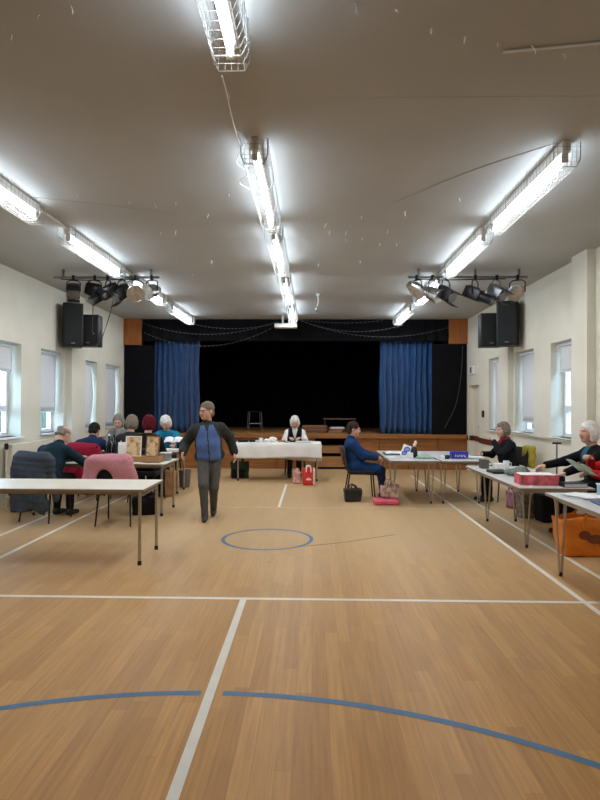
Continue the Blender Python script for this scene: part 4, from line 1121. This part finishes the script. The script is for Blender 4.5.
MB().rbox(-.05, .05, -.04, .04, 0, .24, .004).build('carton_body', M_PAPER, t); MB().box(-.05, .05, -.01, .01, .24, .265).build('flap', M_PAPER, t)
tag(soft('tissue', lambda p: union([ell((-.06, 0, .045), (.05, .05, .05)), ell((.02, .01, .05), (.06, .05, .055)), ell((.07, -.02, .035), (.04, .04, .04)), ell((-.01, -.03, .07), (.045, .04, .035))], .01)(p)+.006*np.sin(90*p[..., 0])*np.sin(80*p[..., 2]+60*p[..., 1]), .008, M_PAPER, None, (np.array([-.13, -.09, 0]), np.array([.13, .09, .13]))), 'crumpled white tissue in front of the dark bottles', 'tissue').location = (-2.80, 7.86, zl)
sheets('papers', 'loose white papers in front of the balding man', 'papers', (-3.12, 7.98, zl), .3, 6)
t = thing('open_book', 'open white book read by the balding man', 'book', (-3.22, 8.14, zl), -.2)
MB().grid(lambda u, v: (-.17+.34*u, -.12+.24*v, .012+.03*math.sin(PI*abs(2*u-1))*.8), 17, 3).build('pages', M_PAPER, t, True, solid=.006)
MB().box(-.175, .175, -.125, .125, 0, .004).build('cover', mat('cover_navy', (40, 48, 80), .5), t)
t = thing('storage_box', 'small clear plastic box at right end of middle left table', 'box', (-2.06, 8.14, zl), .1)
M_CLEAR = mat('clear_plastic', (214, 220, 220), .15, var=0); M_CLEAR.node_tree.nodes['Principled BSDF'].inputs['Transmission Weight'].default_value = .6
MB().rbox(-.075, .075, -.05, .05, 0, .10, .006).build('box_body', M_CLEAR, t); MB().rbox(-.08, .08, -.055, .055, .10, .115, .004).build('lid', M_PAPER, t)
t = thing('tub', 'small round pale tub before the brown box', 'tub', (-2.62, 7.76, zl))
MB().lathe([(.035, 0), (.042, .005), (.044, .05), (.04, .055)], 18).build('tub_body', mat('pale_pink', (226, 200, 192), .5), t, True); MB().lathe([(.046, .052), (.046, .062), (.03, .064)], 18).build('lid', M_PAPER, t, True)
sheets('papers', 'white sheet lying before the brown box', 'papers', (-2.36, 7.74, zl), 1.4, 2, .12, .2)
# rear left table
t = thing('open_book', 'open white book held by the reader in teal', 'book', (-2.42, 10.04, .79), 0)
for s in (-1, 1):
    MB().grid(lambda u, v, s=s: (s*(.005+.15*u), -.0+.10*v, .03+.10*v*.8+.02*math.sin(PI*u)), 9, 5).build('page_block', M_PAPER, t, True, solid=.012)
MB().box(-.004, .004, -.01, .11, .015, .03).build('spine', M_BLACKP, t)
sheets('papers', 'papers spread at the right end of rear left table', 'papers', (-2.38, 9.80, .711), 1.2, 7)
sheets('papers', 'papers in front of the woman with the grey scarf', 'papers', (-3.5, 9.95, .711), .2, 4)
B('book', 'closed tan book on the rear left table', 'book', (-2.70, 9.78, .711), .4, .16, .22, .03, M_CARD)
# floor on the left
def bag(name, label, cat, loc, rz, w, d, h, m, handles=True, taper=.85, seed=1, motif=None, hm=None, open_top=True, hh=.13):
    t = thing(name, label, cat, loc, rz)
    def fn(p):
        x, y, z = p[..., 0], p[..., 1], p[..., 2]
        k = taper+(1-taper)*np.clip(z/h, 0, 1)
        q = np.stack((x/k, y/k, z), -1)
        e = rboxf((0, 0, h/2), (w/2, d/2, h/2), .03)(q)*.9
        dd = e+folds(p, .006, 1.0, seed)
        if open_top:
            inn = rboxf((0, 0, h*.62), (w/2-.018, d/2-.018, h*.5), .02)(q)*.9
            dd = smax(dd, -inn-folds(p, .006, 1.0, seed), .004)
            dd = smax(dd, z-(h-.02+.012*np.sin(x*14+seed)), .004)
        return smax(dd, -z, .004)
    soft('bag_body', fn, .0115, m, t, (np.array([-w/2-.03, -d/2-.03, -.01]), np.array([w/2+.03, d/2+.03, h+.02])))
    if handles:
        for s in (-1, 1):
            y = s*(d/2+.006)
            MB().tube([(-w*.2, y, h*.72), (-w*.19, y, h*.95), (-w*.12, y*.9, h+hh*.8), (0, y*.8, h+hh), (w*.12, y*.9, h+hh*.8), (w*.19, y, h*.95), (w*.2, y, h*.72)], .011, 8).build('handle', hm or m, t, True)
    return t
bag('paper_bag', 'tan paper bag on the floor under the rear left table', 'bag', (-2.36, 9.42, 0), .2, .28, .16, .44, M_CARD, True, .97, 3, hh=.08)
t = thing('waste_bin', 'grey bin on the floor behind the tan paper bag', 'bin', (-2.30, 10.45, 0))
MB().lathe([(.085, 0), (.09, .01), (.11, .30), (.103, .30), (.085, .015)], 20).build('bin_body', mat('bin_grey', (104, 100, 94), .6), t, True); MB().tube([(.108*math.cos(a), .108*math.sin(a), .30) for a in np.linspace(0, 2*PI, 25)[:-1]], .007, 6, closed=True).build('rim', M_GREYM, t, True)
bag('rucksack', 'low black bag on the floor beneath the pictures table', 'bag', (-2.28, 7.86, 0), .3, .32, .2, .24, fab('black_nylon', (24, 23, 26)), True, .95, 4, open_top=False, hh=.05)
bag('holdall', 'purplish grey bag on the floor near the left radiator', 'bag', (-4.02, 8.05, 0), .5, .36, .24, .30, fab('purple_grey_nylon', (84, 74, 92)), True, .95, 6, hm=M_BLACKP, open_top=False, hh=.06)
# stage table
zs = .746
t = thing('tray', 'black tray at left end of the cloth covered table', 'tray', (-1.38, 11.55, zs), .1)
MB().rbox(-.10, .10, -.08, .08, 0, .012, .004).build('base', M_BLACKP, t)
MB().box(-.10, .10, -.08, -.074, .012, .03).box(-.10, .10, .074, .08, .012, .03).box(-.1, -.094, -.074, .074, .012, .03).box(.094, .1, -.074, .074, .012, .03).build('rim', M_BLACKP, t)
B('box', 'small dark box on the white cloth, next to black tray', 'box', (-1.20, 11.52, zs), .2, .12, .10, .05, M_BLACKP)
cup('white mug on the cloth covered table', (-1.03, 11.50, zs), M_PAPER, .036, .085)
tag(soft('paper_wad', lambda p: union([ell((-.05, 0, .035), (.08, .06, .035)), ell((.05, .02, .05), (.07, .05, .05)), ell((0, 0, .07), (.03, .03, .04))], .02)(p)+.008*np.sin(60*p[..., 0]+2)*np.sin(70*p[..., 2]), .009, M_PAPER, None, (np.array([-.15, -.09, 0]), np.array([.14, .09, .13]))), 'crumpled white paper heap in the middle of the cloth', 'paper').location = (-.83, 11.52, zs)
B('box', 'tan box on white cloth, right of the crumpled paper', 'box', (-.62, 11.60, zs), -.2, .13, .10, .035, M_CARD)
B('phone', 'black phone lying on the white cloth', 'phone', (-.52, 11.46, zs), .4, .08, .15, .012, M_BLACKP)
bottle('small white bottle left of the waistcoat woman', (-.55, 11.72, zs), M_PAPER, M_PAPER, .15, .024)
B('box', 'black box in front of the waistcoat woman', 'box', (-.40, 11.52, zs), 0, .12, .08, .035, M_BLACKP)
sheets('papers', 'papers before the waistcoat woman', 'papers', (-.18, 11.60, zs), 1.5, 5)
sheets('papers', 'papers near left end of the white cloth', 'papers', (-1.12, 11.72, zs), 1.2, 4)
rb = bag('carrier_bag', 'red carrier bag with white emblem in front of cloth covered table', 'bag', (-.08, 10.80, 0), .06, .22, .13, .34, mat('red_plastic_bag', (214, 48, 34), .45, var=.06), True, .95, 8, hm=M_PAPER, hh=.02)
em = MB()
em.v = []; 
pts = [(-.055, .115), (-.04, .10), (.04, .10), (.055, .115), (.035, .122), (.028, .14), (.012, .13), (0, .155), (-.012, .13), (-.028, .14), (-.035, .122)]
em.add([(x, -.078, z) for x, z in pts]+[(x, -.074, z) for x, z in pts], [tuple(range(11)), tuple(range(21, 10, -1))]+[(i, 11+i, 11+(i+1) % 11, (i+1) % 11) for i in range(11)])
em.build('emblem', M_PAPER, rb)
MB().box(.082, .112, -.079, -.074, .02, .33).build('side_stripe', mat('pale_bag_stripe', (232, 214, 196), .6), rb)
bag('gift_bag', 'small pink and white bag left of the red carrier bag', 'bag', (-.30, 11.02, 0), -.2, .15, .11, .24, mat('pink_white_bag', (214, 168, 158), .5, var=.35, vscale=18), True, .95, 9, hh=.04)
gb = bag('shopping_bag', 'dark green bag beneath left end of the cloth covered table', 'bag', (-1.47, 11.75, 0), .08, .37, .22, .36, fab('dark_green_bag', (46, 62, 48)), True, .96, 10, hh=.06)
MB().rbox(-.15, .1, -.135, -.11, .03, .19, .02).build('pocket', fab('black_pocket', (20, 21, 22)), gb)
# things stored on the stage
for k in range(4):
    o = MB().rbox(-.30, .30, -.2, .2, 0, .022, .005).box(-.27, .27, -.17, .17, -.014, 0).build('folded_table', M_CARD if k % 2 else mat('pinkish_board', (150, 98, 88), .6))
    o.location = (.02+.02*(k % 2), 14.4+.02*k, ZS+.020+.040*k); o.rotation_euler = (0, 0, .03*k)
    tag(o, ['folded board at the bottom of the stack on stage', 'second lowest folded board of the stack on stage', 'second highest folded board of the stack on stage', 'folded board topmost in the stack on stage'][k], 'board', 'stacked boards on the stage')
t = thing('low_table', 'low dark table on the stage right of the stacked boards', 'table', (.66, 14.5, ZS))
MB().rbox(-.40, .40, -.2, .2, .31, .34, .006).build('tabletop', mat('brown_board', (92, 72, 58), .6), t)
for sx in (-1, 1):
    for sy in (-1, 1): MB().box(sx*.36-.018, sx*.36+.018, sy*.16-.018, sy*.16+.018, 0, .31).build('leg', M_BLACKM, t)
for k in range(3):
    o = B('book', ['lowest large book beneath the low stage table', 'middle large book beneath the low stage table', 'top pale book beneath the low stage table'][k], 'book', (.55+.02*k, 14.45, ZS+.003+.042*k), .1*k, .34, .24, .04, [M_CARD, mat('pinkish_board', (150, 98, 88), .6), M_PAPER][k], .005, 'books stored under the stage table')
# woman in blue coat: bags
t = bag('handbag', 'small black handbag on the floor behind the blue coated woman', 'bag', (.62, 9.02, 0), .15, .28, .13, .21, mat('black_leather', (30, 31, 30), .45, var=.15), True, .92, 11, open_top=False, hh=.05)
tag(soft('cushion_bag', lambda p: rboxf((0, 0, .045), (.19, .13, .045), .04)(p)+folds(p, .004, 1, 2), .01, mat('pink_nylon', (214, 88, 112), .45, var=.1), None, (np.array([-.22, -.16, -.01]), np.array([.22, .16, .11]))), 'flat pink bag on the floor before the blue coated woman', 'bag').location = (1.10, 8.80, .0)
t = bag('tote_bag', 'cream and dark patterned bag lying on the flat pink bag', 'bag', (1.16, 8.84, .088), .1, .28, .16, .22, mat('patterned_cloth', (176, 150, 136), .8, var=.75, vscale=14), True, .9, 12, hh=.05)
# near right tables
zr = .676
t = thing('tray', 'grey tray of papers on the table by the blue coated woman', 'tray', (1.32, 9.62, zr), 0)
MB().rbox(-.15, .15, -.16, .16, 0, .03, .006).build('tray_body', M_GREYM, t); MB().box(-.13, .13, -.14, .14, .03, .036).build('papers', M_PAPER, t)
sheets('papers', 'white sheet at the corner before the blue coated woman', 'papers', (1.22, 9.05, zr), .3, 3, .15, .2)
t = thing('sign_card', 'white rounded card with blue figure pattern on the grey table', 'sign', (1.40, 9.02, zr), -.15)
M = Matrix.Rotation(.35, 4, 'Y') @ Matrix.Rotation(-.3, 4, 'X')
MB().rbox(-.065, .065, -.006, .006, .0, .19, .005, M=Matrix.Translation((0, 0, .02)) @ M).build('card', M_PAPER, t)
M_CBLUE = mat('sign_blue', (44, 70, 170), .5, var=0)
fb = MB()
for cx_, cz, a_, b_ in ((-.012, .055, .034, .026), (.010, .125, .040, .034)):
    T2 = Matrix.Translation((0, 0, .02)) @ M @ Matrix.Translation((cx_, 0, cz)) @ Matrix.Rotation(-.6, 4, 'Y')
    fb.tube([T2 @ Vector((a_*math.cos(a), -.008, b_*math.sin(a))) for a in np.linspace(0, 2*PI, 19)[:-1]], .008, 6, closed=True)
    MB().lathe([(1, -.001), (1, .001)], 20, M=T2 @ Matrix.Translation((0, -.0075, 0)) @ Matrix.Rotation(PI/2, 4, 'X') @ Matrix.Diagonal((a_, b_, 1, 1))).build('pale_blue_patch', mat('sign_pale_blue', (140, 156, 214), .5, var=0), t)
fb.build('blue_figure', M_CBLUE, t, True)
MB().box(-.03, .03, .0, .06, 0, .008).build('foot', M_PAPER, t)
cup('white beaker beside the blue patterned card', (1.50, 8.98, zr), M_PAPER, .04, .085, 'beaker', 'cup', False)
t = thing('bottle', 'black bottle with tilted pale top on the grey table', 'bottle', (1.58, 9.15, zr), 0)
MB().lathe([(.05, 0), (.055, .01), (.055, .10), (.04, .15), (.022, .17)], 18).build('bottle_body', M_BLACKP, t, True)
MB().lathe([(.02, 0), (.026, .02), (.024, .075), (.012, .095)], 14, M=Matrix.Translation((0, 0, .165)) @ Matrix.Rotation(.35, 4, 'Y')).build('pale_top', mat('pale_top', (226, 206, 184), .5), t, True)
tag(soft('cloth', lambda p: ell((0, 0, .015), (.13, .10, .035))(p)+folds(p, .008, 1.6, 5), .01, fab('green_cloth', (150, 178, 160)), None, (np.array([-.15, -.12, 0]), np.array([.15, .12, .06]))), 'pale green cloth heaped right of the black bottle', 'cloth').location = (1.70, 8.95, zr)
cable('strap', [(1.66, 9.3, zr+.01), (1.82, 9.05, zr+.012), (1.84, 8.72, zr+.012)], .008, M_BLACKP, 'black strap lying over the edge of the grey table', 'strap')
bx = thing('box', 'blue box with white lettering on the table left of red scarf woman', 'box', (2.24, 9.0, zr), 0)
MB().rbox(-.125, .125, -.08, .08, 0, .11, .004).build('carton', mat('royal_blue_card', (52, 48, 150), .5, var=.05), bx)
lt = MB()
for i, wd in enumerate((.012, .02, .016, .022, .014, .02)):
    x = -.075+i*.028; lt.box(x, x+.006, -.0825, -.0805, .03, .062); lt.box(x+.006, x+wd, -.0825, -.0805, .03 if i % 2 else .056, .036 if i % 2 else .062)
    if i % 3 == 0: lt.box(x+.006, x+wd, -.0825, -.0805, .043, .049)
lt.build('lettering', M_PAPER, bx)
B('purse', 'small black purse left of the blue box', 'purse', (2.03, 8.92, zr), .3, .10, .07, .06, M_BLACKP, .02)
B('box', 'small white box beside the black purse', 'box', (1.95, 8.82, zr), .1, .06, .05, .06, M_PAPER)
sheets('papers', 'white papers right of the blue box', 'papers', (2.45, 9.02, zr), 1.3, 8)
# long right table
t = thing('storage_box', 'red and pink patterned open box on the long right table', 'box', (2.33, 6.14, zr), -.04)
M_PINKP = mat('red_pink_pattern', (202, 92, 102), .5, var=.55, vscale=14)
MB().box(-.19, .19, -.12, .12, 0, .006).build('base', M_PINKP, t)
MB().box(-.19, .19, -.12, -.114, .006, .105).build('front_panel', M_PINKP, t); MB().box(-.19, .19, .114, .12, .006, .105).build('rear_panel', M_PINKP, t)
MB().box(-.19, -.184, -.114, .114, .006, .105).build('side_panel', M_PINKP, t); MB().box(.184, .19, -.114, .114, .006, .105).build('side_panel', M_PINKP, t)
o = MB().rbox(-.175, .175, -.105, .105, .02, .12, .01).build('folded_cloth', M_CLOTH); o.location = (2.33, 6.14, zr-.01); o.rotation_euler = (0, 0, -.04); tag(o, 'white cloth filling the red and pink box', 'cloth')
t = thing('tin', 'grey square tin at the far end of long right table', 'tin', (2.22, 7.62, zr), .1)
MB().rbox(-.05, .05, -.05, .05, 0, .10, .006).build('tin_body', M_GREYM, t); MB().rbox(-.053, .053, -.053, .053, .10, .115, .004).build('lid', M_GREYM, t)
B('box', 'white box beside the grey tin', 'box', (2.40, 7.58, zr), .2, .13, .10, .07, M_PAPER)
cup('white mug before red scarf woman', (2.52, 7.66, zr), M_PAPER)
B('tray', 'flat black tray on the long right table', 'tray', (2.24, 7.12, zr), .05, .20, .24, .03, M_BLACKP)
tag(soft('knitting', lambda p: union([ell((-.05, 0, .04), (.09, .10, .045)), ell((.06, .02, .05), (.08, .09, .055)), ell((.0, -.05, .03), (.10, .06, .035))], .02)(p)+folds(p, .006, 2, 3), .01, fab('green_grey_wool', (112, 122, 112), var=.4), None, (np.array([-.17, -.14, 0]), np.array([.17, .14, .13]))), 'heap of grey green cloth in the middle of long right table', 'cloth').location = (2.38, 6.86, zr)
B('book', 'dark red book behind the grey green cloth heap', 'book', (2.55, 7.02, zr), .5, .17, .23, .04, mat('dark_red_cover', (110, 30, 34), .5))
cup('white beaker near the reaching hand', (2.47, 6.60, zr), M_PAPER, .028, .10, 'beaker', 'cup', False)
B('box', 'black box right of the red and pink box', 'box', (2.575, 6.14, zr), .03, .06, .12, .09, M_BLACKP)
sheets('papers', 'papers stacked behind the red and pink box', 'papers', (2.50, 6.42, zr), 1.2, 12)
B('folder', 'pale folder under the red jumper person\'s magazine', 'folder', (2.66, 6.10, zr), .2, .15, .26, .025, M_PAPER)
t = thing('book', 'thick dark book with a white top at near end of long right table', 'book', (2.63, 5.98, zr), .05)
MB().box(-.12, .12, -.085, .085, 0, .005).box(-.12, .12, -.085, .085, .035, .04).box(-.12, -.115, -.085, .085, .005, .035).build('cover', M_BLACKP, t); MB().box(-.115, .115, -.08, .08, .005, .035).build('pages', M_PAPER, t)
t = thing('magazine', 'open grey green magazine held by the person in red', 'magazine', (2.82, 6.10, .765), .25)
for s in (-1, 1):
    MB().grid(lambda u, v, s=s: (s*(.004+.145*u), -.09+.20*v, .02+.10*v+.012*math.sin(PI*u)-.05*s*u), 9, 5).build('pages', mat('magazine_cover', (126, 138, 122), .4, var=.3, vscale=9), t, True, solid=.006)
tag(soft('cardigan', lambda p: rboxf((0, 0, 0), (.16, .04, .17), .035)(p)+folds(p, .008, 1.2, 4), .012, fab('yellow_wool', (176, 160, 62)), None, (np.array([-.2, -.08, -.2]), np.array([.2, .08, .2]))), 'yellow cardigan over the chair of the red scarf woman', 'cardigan')
o = bpy.data.objects[[x.name for x in bpy.data.objects if x.name.startswith('cardigan') and x.parent is None][0]]; o.location = (3.36, 9.15, .70); o.rotation_euler = (0, 0, 1.72)
bag('shoulder_bag', 'pinkish bag on the floor behind long right table', 'bag', (2.95, 8.55, 0), .4, .26, .16, .26, fab('dusty_pink', (150, 110, 116), var=.3), True, .95, 14, open_top=False)
bag('shoulder_bag', 'grey patterned bag on the floor under long right table', 'bag', (2.86, 7.85, 0), .2, .24, .16, .34, mat('grey_pattern', (132, 126, 118), .8, var=.7, vscale=22), True, .95, 15)
# nearest right table
t = thing('storage_box', 'pale blue plastic box on the nearest right table', 'box', (2.62, 5.12, .711), .05)
MB().rbox(-.12, .12, -.08, .08, 0, .09, .01).build('box_body', mat('pale_blue_plastic', (160, 196, 216), .3, var=.03), t); MB().rbox(-.125, .125, -.085, .085, .09, .105, .005).build('lid', mat('pale_blue_lid', (196, 218, 228), .3, var=0), t)
B('folder', 'blue folder lying on the nearest right table', 'folder', (2.36, 4.66, .711), -.1, .22, .30, .008, mat('blue_folder', (58, 84, 150), .45, var=.04))
sheets('papers', 'white papers along far edge of the nearest right table', 'papers', (2.32, 5.05, .711), .5, 6)
B('tablet', 'dark tablet before the pale blue box', 'tablet', (2.52, 4.90, .711), .2, .20, .14, .02, M_BLACKP)
# orange bag under the table
ob = bag('shopping_bag', 'big orange shopping bag with brown print on the floor at right', 'bag', (2.80, 5.92, 0), .05, .74, .24, .41, mat('orange_woven', (232, 130, 30), .4, var=.18, vscale=5, bump=.5, bscale=14), True, .87, 16, hh=.03, hm=mat('orange_handle', (206, 112, 26), .6))
M_PRINT = mat('brown_print', (124, 64, 32), .6, var=.25)
for i, (x, z, a, b) in enumerate(((-.13, .22, .06, .045), (-.02, .18, .085, .045), (.10, .22, .085, .065), (.05, .15, .05, .03))):
    MB().lathe([(a, -.003), (a, .002), (a*.4, .0025)], 18, M=Matrix.Translation((x, -.113, z)) @ Matrix.Rotation(PI/2+.03, 4, 'X') @ Matrix.Diagonal((1, b/a, 1, 1))).build('printed_motif', M_PRINT, ob)
# walking stick
t = thing('walking_stick', 'walking stick with black crossbar handle leaning at right wall', 'stick', (3.28, 7.92, 0), 0)
MB().tube([(0, 0, .02), (0, 0, .98)], .011, 10).build('shaft', M_GREYM, t, True); MB().rbox(-.06, .06, -.014, .014, .975, 1.0, .008).build('handle', M_BLACKP, t); MB().lathe([(.016, 0), (.016, .035), (.011, .04)], 12).build('ferrule', M_BLACKP, t, True)

bag('rucksack', 'black bag slumped on the floor by the wall under long right table', 'bag', (3.10, 7.62, 0), .2, .42, .24, .36, fab('black_nylon', (24, 23, 26)), True, .92, 21, open_top=False, hh=.06)

# ------------------------------------------------------------------ light and colour
w = bpy.data.worlds.new('world'); SC.world = w; w.use_nodes = True
nt = w.node_tree; bg = nt.nodes['Background']
bg.inputs['Color'].default_value = (.52, .73, 1.0, 1); bg.inputs['Strength'].default_value = 5.5
SC.view_settings.view_transform = 'Standard'; SC.view_settings.look = 'None'; SC.view_settings.gamma = 1; SC.view_settings.use_curve_mapping = False
SC.view_settings.exposure = 1.25
SC.cycles.use_denoising = True
SC.cycles.max_bounces = 8; SC.cycles.diffuse_bounces = 5; SC.cycles.transparent_max_bounces = 12
SC.cycles.sample_clamp_indirect = 8.0
SC.cycles.caustics_reflective = False; SC.cycles.caustics_refractive = False
